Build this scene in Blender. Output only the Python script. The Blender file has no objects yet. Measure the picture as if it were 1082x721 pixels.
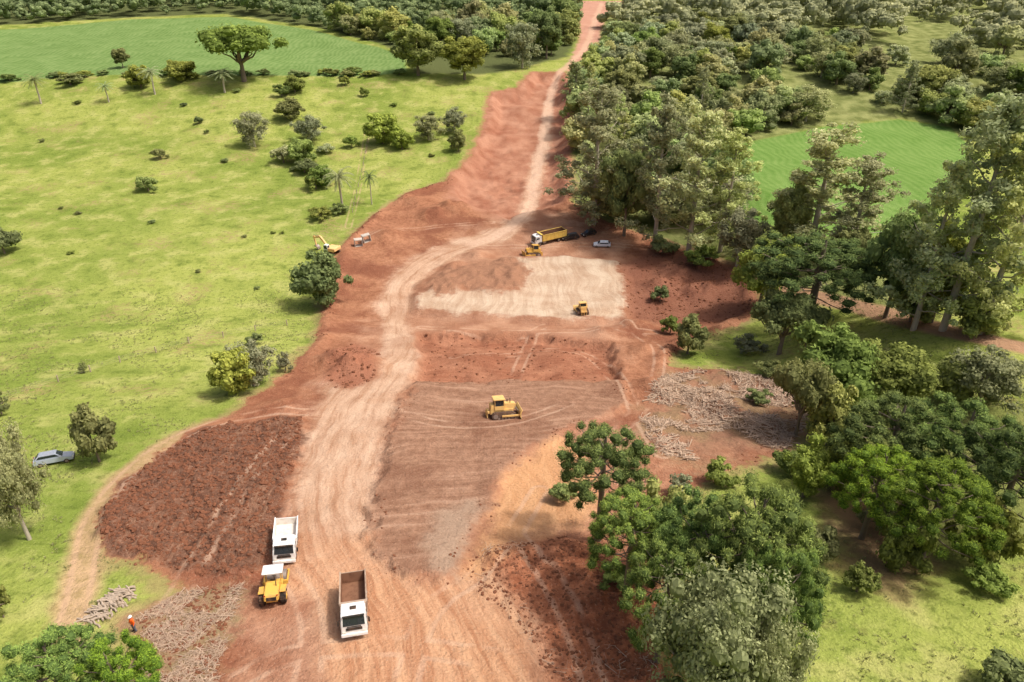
import bpy, bmesh, math, random
import numpy as np
from mathutils import Vector, Matrix
random.seed(4); rng=np.random.default_rng(7)
R=math.radians
COL=bpy.context.scene.collection
# ------------------------------------------------------------------ camera model (used to measure the place)
TH=R(28); F=722.; CX=541.; CY=360.5; CAMZ=75.
ct,st=math.cos(TH),math.sin(TH)
def ray(u,v):
    xc=(u-CX)/F; yc=-(v-CY)/F
    return np.array([xc,ct+yc*st,-st+yc*ct])
def ss(a,b,x):
    t=np.clip((x-a)/(b-a),0,1); return t*t*(3-2*t)
# ------------------------------------------------------------------ noise
def vnoise(x,y,seed=0):
    x=np.asarray(x,float);y=np.asarray(y,float)
    xi=np.floor(x).astype(np.int64); yi=np.floor(y).astype(np.int64)
    fx=x-xi; fy=y-yi; fx=fx*fx*(3-2*fx); fy=fy*fy*(3-2*fy)
    def h(a,b):
        n=(a*374761393+b*668265263+seed*1442695041)&0x7fffffff
        n=((n^(n>>13))*1274126177)&0x7fffffff
        return ((n^(n>>16))&0xffff)/65535.
    return (h(xi,yi)*(1-fx)+h(xi+1,yi)*fx)*(1-fy)+(h(xi,yi+1)*(1-fx)+h(xi+1,yi+1)*fx)*fy
def fbm(x,y,o=3,seed=0):
    s=0;a=1;t=0
    for i in range(o):
        s=s+a*(vnoise(x,y,seed+i)-.5);t+=a;a*=.5;x=x*2.03+11;y=y*2.03+5
    return s/t*2
# ------------------------------------------------------------------ terrain base
PY=[-300,-100,0,33.7,41.2,52.3,69.9,85,106.6,137,157,182,222,275,335,405,490,600,900,1500,3000]
PZ=[0,-22,-40,-47.3,-48.8,-50.9,-54,-57,-60.5,-65.6,-65,-63.5,-61.6,-53.5,-40,-34,-23.5,-15.7,2,40,130]
_gy=np.arange(-300,3000,.5); _gz=np.interp(_gy,PY,PZ)
_k=np.exp(-.5*(np.arange(-24,25)/9.)**2); _k/=_k.sum()
_gz=np.convolve(np.pad(_gz,24,mode='edge'),_k,mode='valid')
def base(X,Y):
    X=np.asarray(X,float);Y=np.asarray(Y,float)
    z=CAMZ+np.interp(Y,_gy,_gz)
    z=z+10*ss(40,75,X)*ss(55,95,Y)*(1-ss(170,300,Y))
    z=z+1.4*fbm(X/55,Y/55,2,3)*ss(40,120,np.hypot(X,Y-30))
    return z
def ground(u,v):
    d=ray(u,v); t=20*1.006**np.arange(0,860)
    below=(CAMZ+d[2]*t)<base(d[0]*t,d[1]*t)
    if not below.any(): i=len(t)-1
    else: i=int(np.argmax(below))
    a,b=t[max(i-1,0)],t[i]
    for _ in range(12):
        m=(a+b)/2
        if CAMZ+d[2]*m<base(d[0]*m,d[1]*m): b=m
        else: a=m
    return d[0]*b,d[1]*b,b
def W(pts): return np.array([ground(u,v)[:2] for u,v in pts])
def sd(poly,X,Y,far=25.):
    lo=poly.min(0)-far;hi=poly.max(0)+far
    out=np.full(X.shape,-far)
    m=(X>lo[0])&(X<hi[0])&(Y>lo[1])&(Y<hi[1])
    if not m.any(): return out
    x=X[m];y=Y[m];d=np.full(x.shape,1e9);ins=np.zeros(x.shape,bool)
    n=len(poly)
    for i in range(n):
        ax,ay=poly[i];bx,by=poly[(i+1)%n];ex,ey=bx-ax,by-ay
        t=np.clip(((x-ax)*ex+(y-ay)*ey)/(ex*ex+ey*ey+1e-9),0,1)
        d=np.minimum(d,(x-ax-t*ex)**2+(y-ay-t*ey)**2)
        if ey!=0:
            c=((ay>y)!=(by>y))&(x<(y-ay)*ex/ey+ax); ins^=c
    d=np.sqrt(d);out[m]=np.clip(np.where(ins,d,-d),-far,far)
    return out
def line_d(pts,X,Y,far=12.):
    d=np.full(X.shape,1e9);u=np.zeros(X.shape);s=np.zeros(X.shape);L=0
    for i in range(len(pts)-1):
        ax,ay=pts[i];bx,by=pts[i+1];ex,ey=bx-ax,by-ay;l=math.hypot(ex,ey)
        t=np.clip(((X-ax)*ex+(Y-ay)*ey)/(l*l),0,1)
        dx=X-ax-t*ex;dy=Y-ay-t*ey;q=np.hypot(dx,dy);m=q<d
        d=np.where(m,q,d);u=np.where(m,q*np.sign(ex*(Y-ay)-ey*(X-ax)),u);s=np.where(m,L+t*l,s);L+=l
    return d,u,s
def smooth(P,n=2):
    for _ in range(n):
        o=[P[0]]
        for a,b in zip(P[:-1],P[1:]): o+=[a*.75+b*.25,a*.25+b*.75]
        o.append(P[-1]);P=np.array(o)
    return P
PX={
'site':[(150,760),(140,655),(190,625),(150,600),(108,577),(104,545),(130,510),(165,478),(215,449),(262,428),(300,395),(333,362),(340,330),(350,292),(362,258),(395,228),(430,205),(468,192),(498,165),(512,130),(518,98),(548,92),(562,76),(598,76),(604,110),(602,160),(604,215),(650,238),(700,256),(760,276),(795,298),(803,330),(765,350),(722,366),(704,388),(760,392),(830,400),(850,440),(830,480),(760,500),(720,530),(705,560),(700,610),(700,680),(705,760)],
'dark':[(104,566),(110,540),(132,510),(168,478),(218,452),(322,440),(318,480),(302,530),(286,585),(270,612),(215,612),(150,592),(115,580)],
'road':[(330,760),(352,660),(330,628),(298,622),(300,570),(318,480),(343,406),(372,412),(398,402),(404,372),(406,340),(398,322),(416,290),(440,270),(480,254),(528,240),(546,222),(558,175),(573,125),(576,98),(582,98),(584,122),(576,172),(564,228),(540,252),(500,264),(455,288),(436,310),(430,345),(441,372),(436,400),(422,422),(405,470),(396,525),(400,580),(440,613),(520,612),(560,660),(575,760)],
'pad':[(443,314),(470,310),(548,311),(553,300),(541,276),(600,275),(650,281),(658,296),(657,339),(600,341),(540,337),(480,335),(444,328)],
'redpad':[(446,304),(470,290),(505,282),(545,276),(558,292),(552,308),(530,316),(490,312),(462,318)],
'fill':[(440,406),(540,404),(652,406),(662,428),(612,452),(575,468),(528,502),(516,540),(500,560),(482,612),(430,612),(394,582),(395,530),(415,452)],
'tip':[(458,545),(500,535),(500,560),(481,610),(455,612)],
'face':[(440,350),(560,352),(645,362),(655,402),(540,402),(438,404),(445,378)],
'facel':[(345,372),(375,362),(404,372),(398,402),(372,412),(345,410)],
'darkred':[(508,580),(600,566),(650,590),(700,640),(700,760),(585,760),(560,680),(520,640),(500,626)],
'maroon':[(652,282),(700,262),(765,282),(795,300),(800,330),(740,345),(665,338)],
'orange':[(476,622),(492,590),(510,556),(526,528),(530,504),(585,464),(618,480),(640,528),(612,556),(560,568),(522,592),(505,626)],
'debris':[(700,396),(760,392),(832,402),(856,440),(832,478),(750,492),(690,478),(672,440)],
'debl':[(150,760),(140,655),(190,625),(262,615),(245,660),(228,760)],
'cropl':[(-500,40),(-120,92),(0,88),(80,80),(150,79),(290,80),(400,80),(430,76),(428,60),(400,50),(330,32),(240,18),(100,24),(-50,34),(-500,15)],
'cropr':[(760,160),(800,148),(870,134),(950,126),(1005,135),(1028,156),(1010,190),(960,240),(900,256),(840,245),(780,232)],
'forl':[(-500,8),(-50,30),(100,21),(240,15),(330,28),(400,46),(430,58),(435,78),(520,78),(560,70),(600,60),(616,20),(618,1),(-500,1)],
'forr':[(604,215),(604,110),(600,66),(630,30),(660,1),(1500,1),(1500,90),(1082,150),(1035,150),(1000,134),(950,125),(870,134),(795,150),(780,200),(820,250),(900,262),(960,300),(960,330),(900,320),(800,285),(740,262),(680,250)],
'forb':[(900,430),(1082,420),(1300,430),(1300,560),(1082,580),(960,600),(870,560),(850,500)],
'upper':[(498,165),(512,130),(518,98),(548,92),(562,76),(598,76),(604,110),(602,160),(600,215),(560,225),(540,235),(480,215),(470,195)],
'farroad':[(598,76),(612,40),(614,1),(660,1),(636,28),(630,60),(604,84)],
'dust':[(868,520),(900,500),(960,560),(985,600),(940,625),(890,600)],
'dusty':[(260,640),(330,600),(300,470),(345,400),(395,330),(420,280),(500,240),(560,215),(660,255),(660,345),(640,400),(660,440),(700,500),(620,560),(560,620),(600,760),(240,760)],
}
TRK_L=smooth(W([(330,436),(270,438),(215,450),(165,475),(120,515),(95,555),(88,600),(78,650),(60,690)]))
TRK_R=smooth(W([(700,256),(760,278),(830,305),(900,322),(960,340),(1030,358),(1100,372)]))
TRK_U=smooth(W([(500,258),(540,243),(556,222),(566,175),(578,120),(583,84),(600,70),(620,50),(628,25),(636,3)]))
RC=smooth(W([(440,760),(400,620),(345,560),(358,480),(385,420),(420,380),(420,330),(425,300),(460,270),(540,245),(565,200),(578,120),(579,95)]))
RUTS=[smooth(W(p),3) for p in [[(480,372),(560,362),(620,365),(650,390),(668,430),(700,480)],[(445,345),(520,352),(600,350),(690,352)],[(300,600),(330,640),(330,700),(310,760)],[(180,640),(230,560),(290,470),(330,440)],[(380,420),(440,450),(530,455),(600,430)],[(430,720),(450,640),(520,600),(570,520)],[(460,262),(520,262),(600,258),(690,262)],[(385,250),(440,240),(520,235)],[(388,140),(378,200),(368,240)],[(540,560),(600,640),(640,760)],[(250,720),(300,690),(420,680),(540,700)],[(540,402),(560,352),(575,345)],[(660,345),(700,370),(690,420),(640,470)]]]+[TRK_L]
PW={k:W(v) for k,v in PX.items()}
MOUNDS=[(480,222,3.0,6),(455,228,2.4,5),(440,215,1.8,5),(505,274,2.0,4),(480,284,1.7,4),(380,388,2.6,5),(355,380,1.8,4),(695,305,2.4,5),(740,310,2.2,6),(530,190,-1.2,8),(410,250,1.6,6),(300,430,1.0,4),(715,290,1.8,5),(760,430,1.1,6),(600,600,.9,4),(650,640,1.0,4),(540,590,.6,3),(365,300,1.8,4),(670,345,1.4,4),(690,410,1.5,4),(555,110,2.,8),(535,140,2.2,7),(590,372,1.,5),(500,374,1.1,5),(680,372,1.6,4),(800,450,1.,5),(350,340,1.3,4),(640,352,1.2,3.5),(560,285,.8,4)]
MW=[(ground(u,v)[0],ground(u,v)[1],h,r) for u,v,h,r in MOUNDS]
def full(X,Y,want=False):
    X=np.asarray(X,float);Y=np.asarray(Y,float)
    keys=list(PW) if want else ['dark','redpad','pad','fill','darkred','debris','face','site','upper']
    S={k:sd(PW[k],X,Y) for k in keys}
    z=base(X,Y)
    site=ss(-1,2,S['site'])
    f1=fbm(X/2.2,Y/2.2,3,21); f2=fbm(X/.7,Y/.7,2,31); f0=fbm(X/9,Y/9,2,41)
    dk=ss(-.5,1.2,S['dark']+f1*.8)
    z=z+dk*(.42+.55*f1+.28*f2+.35*f0)
    plat=np.maximum(S['pad'],S['redpad'])
    z=z+1.1*ss(-3,0,plat)+ss(-.5,2.5,S['redpad']+f1)*1.1*(1+.8*f1)
    z=z+.55*ss(-.9,.6,S['fill']+f1*1.5+f0)
    dr=ss(-.5,2,S['darkred']); z=z+dr*(.4*f1+.12*f2+.2)
    z=z+ss(0,2,S['debris'])*(.45*f1)
    z=z-ss(-.6,1.6,S['face']+f1*.9+f0)*1.7*(1+.3*f1)
    z=z+(.09*f1+.4*f0)*site+.10*fbm(X/4.,Y/4.,2,8)*(1-site)
    win=np.exp(-((S['site']-1.6)/1.5)**2)*ss(85,120,Y)*(1-ss(215,240,Y))
    z=z+win*(.7+.7*f0+.35*f1)
    z=z-3.4*ss(.5,7.,S['upper']+f1*1.0+f0*2.5)*(1+.18*f1)
    for mx,my,h,r in MW:
        d2=((X-mx)**2+(Y-my)**2)/(r*r); z=z+h*np.exp(-d2*1.6)*(1+.45*f1)
    if want: return z,S
    return z
def H(x,y): return float(full(np.array([x]),np.array([y]))[0])
def at(u,v):
    x,y,t=ground(u,v); return Vector((x,y,H(x,y))),t
def normal(x,y,e=1.5):
    z=full(np.array([x-e,x+e,x,x]),np.array([y,y,y-e,y+e]))
    return Vector((-(z[1]-z[0])/(2*e),-(z[3]-z[2])/(2*e),1)).normalized()
# ------------------------------------------------------------------ tagging / objects
def tag(o,label=None,cat=None,group=None,kind=None):
    if label:o['label']=label
    if cat:o['category']=cat
    if group:o['group']=group
    if kind:o['kind']=kind
    return o
def link(name,data,parent=None):
    o=bpy.data.objects.new(name,data);COL.objects.link(o)
    if parent is not None:o.parent=parent
    return o
def empty(name,loc=(0,0,0)):
    o=link(name,None);o.location=loc;o.empty_display_size=.3;return o
def fast_mesh(name,V,Q,shade=None,smooth=False):
    me=bpy.data.meshes.new(name);V=np.asarray(V,np.float32);Q=np.asarray(Q,np.int32)
    me.vertices.add(len(V));me.vertices.foreach_set('co',V.ravel())
    me.loops.add(Q.size);me.loops.foreach_set('vertex_index',Q.ravel())
    me.polygons.add(len(Q));me.polygons.foreach_set('loop_start',np.arange(0,Q.size,4,dtype=np.int32))
    me.polygons.foreach_set('use_smooth',np.full(len(Q),smooth))
    me.update(calc_edges=True)
    if shade is not None:
        a=me.attributes.new('shade','FLOAT','POINT');a.data.foreach_set('value',np.asarray(shade,np.float32))
    return me
# ------------------------------------------------------------------ materials
def s2l(c,k=1.):
    return tuple([(((x/255.)/12.92) if x/255.<=.04045 else ((x/255.+.055)/1.055)**2.4)*k for x in c])+(1,)
class NT:
    def __init__(s,name):
        s.m=bpy.data.materials.new(name);s.m.use_nodes=True;s.t=s.m.node_tree;s.t.nodes.clear()
        s.out=s.n('ShaderNodeOutputMaterial')
    def n(s,t,**k):
        x=s.t.nodes.new(t)
        for a,b in k.items():setattr(x,a,b)
        return x
    def put(s,sock,v):
        if isinstance(v,bpy.types.NodeSocket):s.t.links.new(v,sock)
        else:sock.default_value=v
    def math(s,op,a,b=0.,c=None):
        x=s.n('ShaderNodeMath',operation=op);s.put(x.inputs[0],a);s.put(x.inputs[1],b)
        if c is not None:s.put(x.inputs[2],c)
        return x.outputs[0]
    def mix(s,f,a,b,mode='MIX'):
        x=s.n('ShaderNodeMix',data_type='RGBA',blend_type=mode);s.put(x.inputs[0],f);s.put(x.inputs[6],a);s.put(x.inputs[7],b);return x.outputs[2]
    def ramp(s,v,a,b,lo=0.,hi=1.):
        x=s.n('ShaderNodeMapRange',interpolation_type='SMOOTHSTEP')
        s.put(x.inputs[0],v);x.inputs[1].default_value=a;x.inputs[2].default_value=b;x.inputs[3].default_value=lo;x.inputs[4].default_value=hi
        return x.outputs[0]
    def noise(s,vec,scale,detail=3.,rough=.55,dist=0.):
        x=s.n('ShaderNodeTexNoise');s.put(x.inputs['Vector'],vec);x.inputs['Scale'].default_value=scale
        x.inputs['Detail'].default_value=detail;x.inputs['Roughness'].default_value=rough;x.inputs['Distortion'].default_value=dist;return x.outputs['Fac']
    def vmul(s,v,k):
        x=s.n('ShaderNodeVectorMath',operation='MULTIPLY');s.put(x.inputs[0],v);x.inputs[1].default_value=k;return x.outputs[0]
    def vadd(s,v,k):
        x=s.n('ShaderNodeVectorMath',operation='ADD');s.put(x.inputs[0],v);s.put(x.inputs[1],k);return x.outputs[0]
    def hsv(s,c,sat,val,hue=.5):
        x=s.n('ShaderNodeHueSaturation');s.put(x.inputs['Color'],c);x.inputs['Saturation'].default_value=sat;x.inputs['Value'].default_value=val;x.inputs['Hue'].default_value=hue;return x.outputs[0]
    def attr(s,name):
        return s.n('ShaderNodeAttribute',attribute_name=name).outputs['Fac']
    def bump(s,h,st_,dist):
        x=s.n('ShaderNodeBump');s.put(x.inputs['Height'],h);s.put(x.inputs['Strength'],st_);x.inputs['Distance'].default_value=dist;return x.outputs[0]
    def bsdf(s,col,rough=.9,spec=.1,metal=0.,normal=None):
        x=s.n('ShaderNodeBsdfPrincipled');s.put(x.inputs['Base Color'],col);s.put(x.inputs['Roughness'],rough)
        x.inputs['Specular IOR Level'].default_value=spec;x.inputs['Metallic'].default_value=metal
        if normal is not None:s.put(x.inputs['Normal'],normal)
        return x.outputs[0]
    def diff(s,col,normal=None):
        x=s.n('ShaderNodeBsdfDiffuse');s.put(x.inputs['Color'],col)
        if normal is not None:s.put(x.inputs['Normal'],normal)
        return x.outputs[0]
    def done(s,sh):
        s.t.links.new(sh,s.out.inputs[0]);return s.m
def ground_material():
    g=NT('earth_and_grass');K=.86;G=.88
    pos=g.n('ShaderNodeNewGeometry').outputs['Position']
    flat=g.vmul(pos,(1,1,0))
    wn=g.n('ShaderNodeTexNoise');g.put(wn.inputs['Vector'],flat);wn.inputs['Scale'].default_value=.07;wn.inputs['Detail'].default_value=1
    warp=g.vadd(pos,g.vmul(g.vadd(wn.outputs['Color'],(-.5,-.5,-.5)),(9,9,0)))
    nL=g.noise(flat,.022,2);nM=g.noise(flat,.16,3);nF=g.noise(flat,.9,3,.65);nV=g.noise(flat,3.5,2,.7);nB=g.noise(flat,.07,3,.6)
    stX=g.noise(g.vmul(warp,(.05,.85,0)),1.,3,.75);stY=g.noise(g.vmul(warp,(.8,.04,0)),1.,3,.75)
    ru=g.attr('ru');rs=g.attr('rs');cv=g.n('ShaderNodeCombineXYZ')
    g.put(cv.inputs[0],g.math('ADD',g.math('MULTIPLY',ru,.75),g.math('MULTIPLY',nB,3.)));g.put(cv.inputs[1],g.math('MULTIPLY',rs,.05))
    stR=g.noise(cv.outputs[0],1.,4,.7)
    edge=g.math('ADD',g.math('MULTIPLY',g.math('SUBTRACT',nF,.5),1.2),g.math('MULTIPLY',g.math('SUBTRACT',nM,.5),2.4))
    # grass
    c=g.mix(g.ramp(nL,.36,.62),s2l((130,146,66),G),s2l((160,168,86),G))
    c=g.mix(g.ramp(nM,.48,.68,0,.7),c,s2l((182,180,110),G))
    c=g.mix(g.ramp(nM,.47,.30,0,.65),c,s2l((104,122,50),G))
    c=g.mix(g.ramp(nF,.50,.68,0,.6),c,s2l((94,110,46),G))
    c=g.mix(g.ramp(nV,.55,.8,0,.5),c,s2l((190,188,126),G))
    c=g.mix(g.ramp(nV,.45,.25,0,.5),c,s2l((84,100,42),G))
    bare=g.math('MULTIPLY',g.ramp(nB,.53,.67),g.ramp(nF,.4,.62))
    c=g.mix(g.math('MULTIPLY',bare,.65),c,s2l((172,148,106),K))
    def lay(c,at_,ca,cb,fac,w=.6,amp=1.,op=1.,off=0.,k=K):
        d=g.math('MULTIPLY_ADD',edge,amp*2.,g.attr(at_))
        m=g.ramp(g.math('ADD',d,off),-w,w,0,op)
        return g.mix(m,c,g.mix(fac,s2l(ca,k),s2l(cb,k))),m
    rows=g.n('ShaderNodeTexWave',wave_type='BANDS',bands_direction='X');g.put(rows.inputs['Vector'],g.vmul(warp,(1,.35,0)));rows.inputs['Scale'].default_value=.12;rows.inputs['Distortion'].default_value=1.5;rows.inputs['Detail'].default_value=1
    cropf=g.mix(.38,g.mix(.5,g.ramp(nM,.3,.7),g.ramp(nB,.35,.65)),rows.outputs['Fac'])
    c,_=lay(c,'cropl',(106,136,72),(140,164,100),cropf,1.2,.6,k=.80)
    c,_=lay(c,'forl',(84,92,56),(108,114,72),nF,2.5,1.5)
    c,_=lay(c,'forr',(104,112,64),(152,156,100),g.ramp(nM,.3,.7),2.5,1.5,.9)
    c,_=lay(c,'cropr',(104,140,64),(136,164,90),cropf,1.,.4,k=.80)
    c,_=lay(c,'forb',(98,102,60),(132,134,80),nF,2.5,1.5,.7)
    c,_=lay(c,'dust',(168,130,102),(140,112,84),nF,2.6,1.6,.85)
    c,_=lay(c,'trl',(200,166,130),(170,144,102),g.ramp(nF,.4,.7),.8,.3,.92)
    c,_=lay(c,'trr',(190,152,122),(160,124,96),nF,.7,.3,.98)
    c,_=lay(c,'farroad',(184,134,110),(206,162,140),nM,1.5,.9)
    c,_=lay(c,'site',(174,138,108),(152,140,92),nF,1.0,1.4,.6,1.6)
    c,ms=lay(c,'site',(138,84,58),(182,124,90),g.mix(.5,g.ramp(nM,.32,.68),g.ramp(nF,.3,.7)),.6,1.2)
    c=g.mix(g.math('MULTIPLY',ms,g.ramp(nB,.46,.62,0,.7)),c,s2l((126,70,50),K))
    c,_=lay(c,'dusty',(168,118,90),(198,154,124),g.ramp(nM,.35,.7),4.,2.5,.55)
    c,_=lay(c,'upper',(150,90,66),(188,134,106),g.mix(.6,g.ramp(nB,.32,.68),g.ramp(nM,.32,.68)),3.,1.8)
    c,_=lay(c,'maroon',(114,66,50),(152,98,76),nM,2.8,1.8,.85)
    c,_=lay(c,'debris',(158,118,92),(136,120,88),g.ramp(nM,.4,.6),3.,2.6,.65)
    c,_=lay(c,'debl',(158,126,98),(136,124,86),g.ramp(nF,.35,.65),1.,1.2,.8)
    c,_=lay(c,'face',(138,78,54),(172,112,82),g.mix(.5,g.ramp(nM,.35,.65),g.ramp(stX,.35,.65)),1.8,1.3,.85)
    c,_=lay(c,'facel',(142,82,58),(164,102,76),nF,1.5,1.,.8)
    c,_=lay(c,'darkred',(132,70,44),(180,108,72),g.mix(.5,g.ramp(nF,.35,.65),g.ramp(nM,.35,.65)),2.2,2.0,.9)
    c,_=lay(c,'orange',(188,130,84),(212,160,112),g.mix(.5,g.ramp(stY,.35,.65),nF),1.6,1.2,.95)
    c,mr=lay(c,'road',(180,136,104),(212,178,150),g.mix(.55,g.ramp(nM,.3,.7),g.ramp(stR,.32,.68)),1.6,.9,.9)
    c=g.mix(g.math('MULTIPLY',mr,g.ramp(stR,.50,.36,0,.4)),c,s2l((152,102,74),K))
    c=g.mix(g.math('MULTIPLY',mr,g.ramp(nB,.52,.66,0,.5)),c,s2l((164,114,84),K))
    yy=g.n('ShaderNodeSeparateXYZ');g.put(yy.inputs[0],pos)
    low=g.math('MULTIPLY',mr,g.ramp(g.math('ADD',yy.outputs[1],g.math('MULTIPLY',nM,12.)),64.,50.,0,.85))
    c=g.mix(low,c,g.mix(g.ramp(stR,.35,.65),s2l((170,108,70),K),s2l((204,150,108),K)))
    c,_=lay(c,'tru',(200,158,130),(220,186,160),nF,1.2,.5,.8)
    c,mf=lay(c,'fill',(134,94,72),(170,128,102),g.mix(.5,g.ramp(nF,.35,.65),g.ramp(stX,.36,.64)),.8,1.4,.94)
    c=g.mix(g.math('MULTIPLY',mf,g.ramp(stX,.55,.68,0,.4)),c,s2l((188,150,124),K))
    c=g.mix(g.math('MULTIPLY',mf,g.ramp(nB,.5,.36,0,.55)),c,s2l((120,76,56),K))
    c,_=lay(c,'tip',(158,130,108),(180,154,130),stR,1.4,1.,.75)
    c,_=lay(c,'pad',(180,146,118),(208,184,158),g.mix(.5,g.ramp(nM,.35,.65),g.ramp(stY,.35,.65)),1.0,1.2)
    c,_=lay(c,'redpad',(138,94,70),(172,124,96),nF,1.4,1.8)
    c,md=lay(c,'dark',(90,58,45),(132,92,72),g.ramp(nF,.3,.7),.6,1.2)
    c=g.mix(g.math('MULTIPLY',md,g.ramp(stY,.50,.64,0,.5)),c,s2l((156,114,88),K))
    rut=g.math('ABSOLUTE',g.math('SUBTRACT',g.math('ADD',g.attr('trk'),g.math('MULTIPLY',edge,.25)),.95))
    rm=g.math('MULTIPLY',g.ramp(rut,.42,.1),g.ramp(nM,.36,.56))
    c=g.mix(g.math('MULTIPLY',rm,.42),c,s2l((206,170,142),K))
    c=g.mix(g.math('MULTIPLY',ms,g.ramp(nV,.5,.78,0,.35)),c,s2l((108,68,50),K))
    c=g.mix(g.math('MULTIPLY',ms,g.ramp(nV,.45,.22,0,.35)),c,s2l((212,176,148),K))
    c=g.mix(ms,c,g.hsv(c,.93,1.06,.504))
    h=g.math('ADD',g.math('MULTIPLY',nF,.7),g.math('MULTIPLY',nV,.35))
    nb=g.bump(h,.9,.5)
    return g.done(g.diff(c,nb))
def simple(name,col,rough=.5,spec=.4,metal=0.,dirt=None,dscale=1.5,damt=.5,k=1.):
    g=NT(name);tc=g.n('ShaderNodeTexCoord').outputs['Object']
    a=s2l(col,k);n=g.noise(tc,dscale,5,.65)
    d=s2l(dirt,.8) if dirt else tuple(x*.6 for x in a[:3])+(1,)
    c=g.mix(g.ramp(n,.42,.75,0,damt),a,d)
    return g.done(g.bsdf(c,g.ramp(n,.3,.7,rough,min(1,rough+.25)),spec,metal))
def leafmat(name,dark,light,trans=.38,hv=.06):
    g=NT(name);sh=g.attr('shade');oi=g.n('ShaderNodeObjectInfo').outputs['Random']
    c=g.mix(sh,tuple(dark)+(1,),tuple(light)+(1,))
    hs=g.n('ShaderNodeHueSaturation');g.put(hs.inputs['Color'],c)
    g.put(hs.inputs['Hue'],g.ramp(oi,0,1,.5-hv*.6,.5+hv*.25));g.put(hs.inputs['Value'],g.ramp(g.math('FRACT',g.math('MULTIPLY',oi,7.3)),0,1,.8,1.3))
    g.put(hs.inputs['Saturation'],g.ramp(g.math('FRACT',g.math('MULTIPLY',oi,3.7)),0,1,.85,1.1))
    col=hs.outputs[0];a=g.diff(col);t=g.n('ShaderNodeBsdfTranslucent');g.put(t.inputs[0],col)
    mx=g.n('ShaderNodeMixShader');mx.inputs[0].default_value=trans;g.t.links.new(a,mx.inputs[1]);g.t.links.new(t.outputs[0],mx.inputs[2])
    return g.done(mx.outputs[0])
M={}
M['ground']=ground_material()
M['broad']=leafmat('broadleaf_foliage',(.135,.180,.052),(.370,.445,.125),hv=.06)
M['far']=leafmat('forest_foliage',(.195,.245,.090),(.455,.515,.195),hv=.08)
M['distant']=leafmat('haze_paled_foliage',(.240,.290,.150),(.470,.520,.270))  # leaf colour lightened to stand in for distance haze
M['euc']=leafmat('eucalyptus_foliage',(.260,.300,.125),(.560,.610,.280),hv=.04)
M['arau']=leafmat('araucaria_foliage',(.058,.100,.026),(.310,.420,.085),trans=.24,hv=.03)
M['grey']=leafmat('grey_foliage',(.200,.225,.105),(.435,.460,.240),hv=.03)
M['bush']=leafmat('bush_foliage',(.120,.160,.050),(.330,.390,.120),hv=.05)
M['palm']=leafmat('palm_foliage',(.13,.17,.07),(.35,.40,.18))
M['bark']=simple('bark',(142,128,112),.95,.05,k=.8)
M['palebark']=simple('pale_bark',(196,184,166),.9,.05,k=.85)
M['grass']=leafmat('grass_tufts',(.24,.27,.080),(.42,.43,.16),hv=.03)
M['stick']=simple('dead_wood',(186,168,148),.95,.05,k=.9)
M['twig']=simple('dry_twigs',(196,170,146),.95,.05,k=.9)
M['clod']=simple('soil_clod',(134,90,68),1.,.02,dirt=(100,64,48),k=.85)
DU=(178,136,106)
M['white']=simple('white_paint',(232,232,228),.4,.4,dirt=DU,damt=.35,dscale=.9)
M['yellow']=simple('machine_yellow',(218,172,78),.5,.35,dirt=DU,damt=.65,dscale=1.2)
M['paleyellow']=simple('pale_yellow_paint',(228,196,98),.45,.4,dirt=DU,damt=.4,dscale=1.2)
M['cream']=simple('faded_cream_yellow',(228,188,116),.5,.35,dirt=DU,damt=.45,dscale=1.2)
M['orange']=simple('faded_orange_cream',(236,192,130),.5,.35,dirt=DU,damt=.4)
M['glass']=simple('dark_glass',(38,46,52),.12,.6,damt=.1)
M['black']=simple('black_plastic',(44,41,38),.6,.3,dirt=DU,damt=.4)
M['tyre']=simple('tyre_rubber',(46,42,39),.85,.15,dirt=DU,damt=.65,dscale=2.)
M['steel']=simple('worn_steel',(150,138,128),.5,.5,.5,dirt=DU,damt=.5)
M['track']=simple('track_steel',(96,80,70),.7,.3,.3,dirt=DU,damt=.7,dscale=3.)
M['rust']=simple('soil_stained_steel',(134,98,76),.85,.1,dirt=(98,66,50),damt=.6)
M['bodyrust']=simple('weathered_body_steel',(176,154,134),.7,.2,dirt=(126,88,66),damt=.75,dscale=1.1)
M['bedlight']=simple('dusty_bed_lining',(216,210,200),.7,.2,dirt=DU,damt=.4)
M['lamp']=simple('lamp_lens',(230,228,215),.15,.6,damt=.05)
M['red']=simple('red_lens',(170,24,20),.2,.5,damt=.1)
M['silver']=simple('silver_blue_paint',(176,184,196),.3,.6,.3,dirt=DU,damt=.2)
M['blackpaint']=simple('black_paint',(30,31,34),.25,.6,dirt=DU,damt=.25)
M['bluepaint']=simple('pale_blue_white_paint',(214,222,230),.3,.5,dirt=DU,damt=.15)
M['conc']=simple('concrete',(190,182,170),.9,.1,dirt=DU,damt=.4)
M['hiviz']=simple('orange_cloth',(240,104,40),.8,.1,damt=.15)
M['cloth']=simple('grey_cloth',(96,100,112),.9,.05,damt=.3)
M['skin']=simple('skin',(158,110,84),.6,.3,damt=.1)
M['helmet']=simple('white_helmet',(236,236,230),.35,.4,damt=.1)
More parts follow.
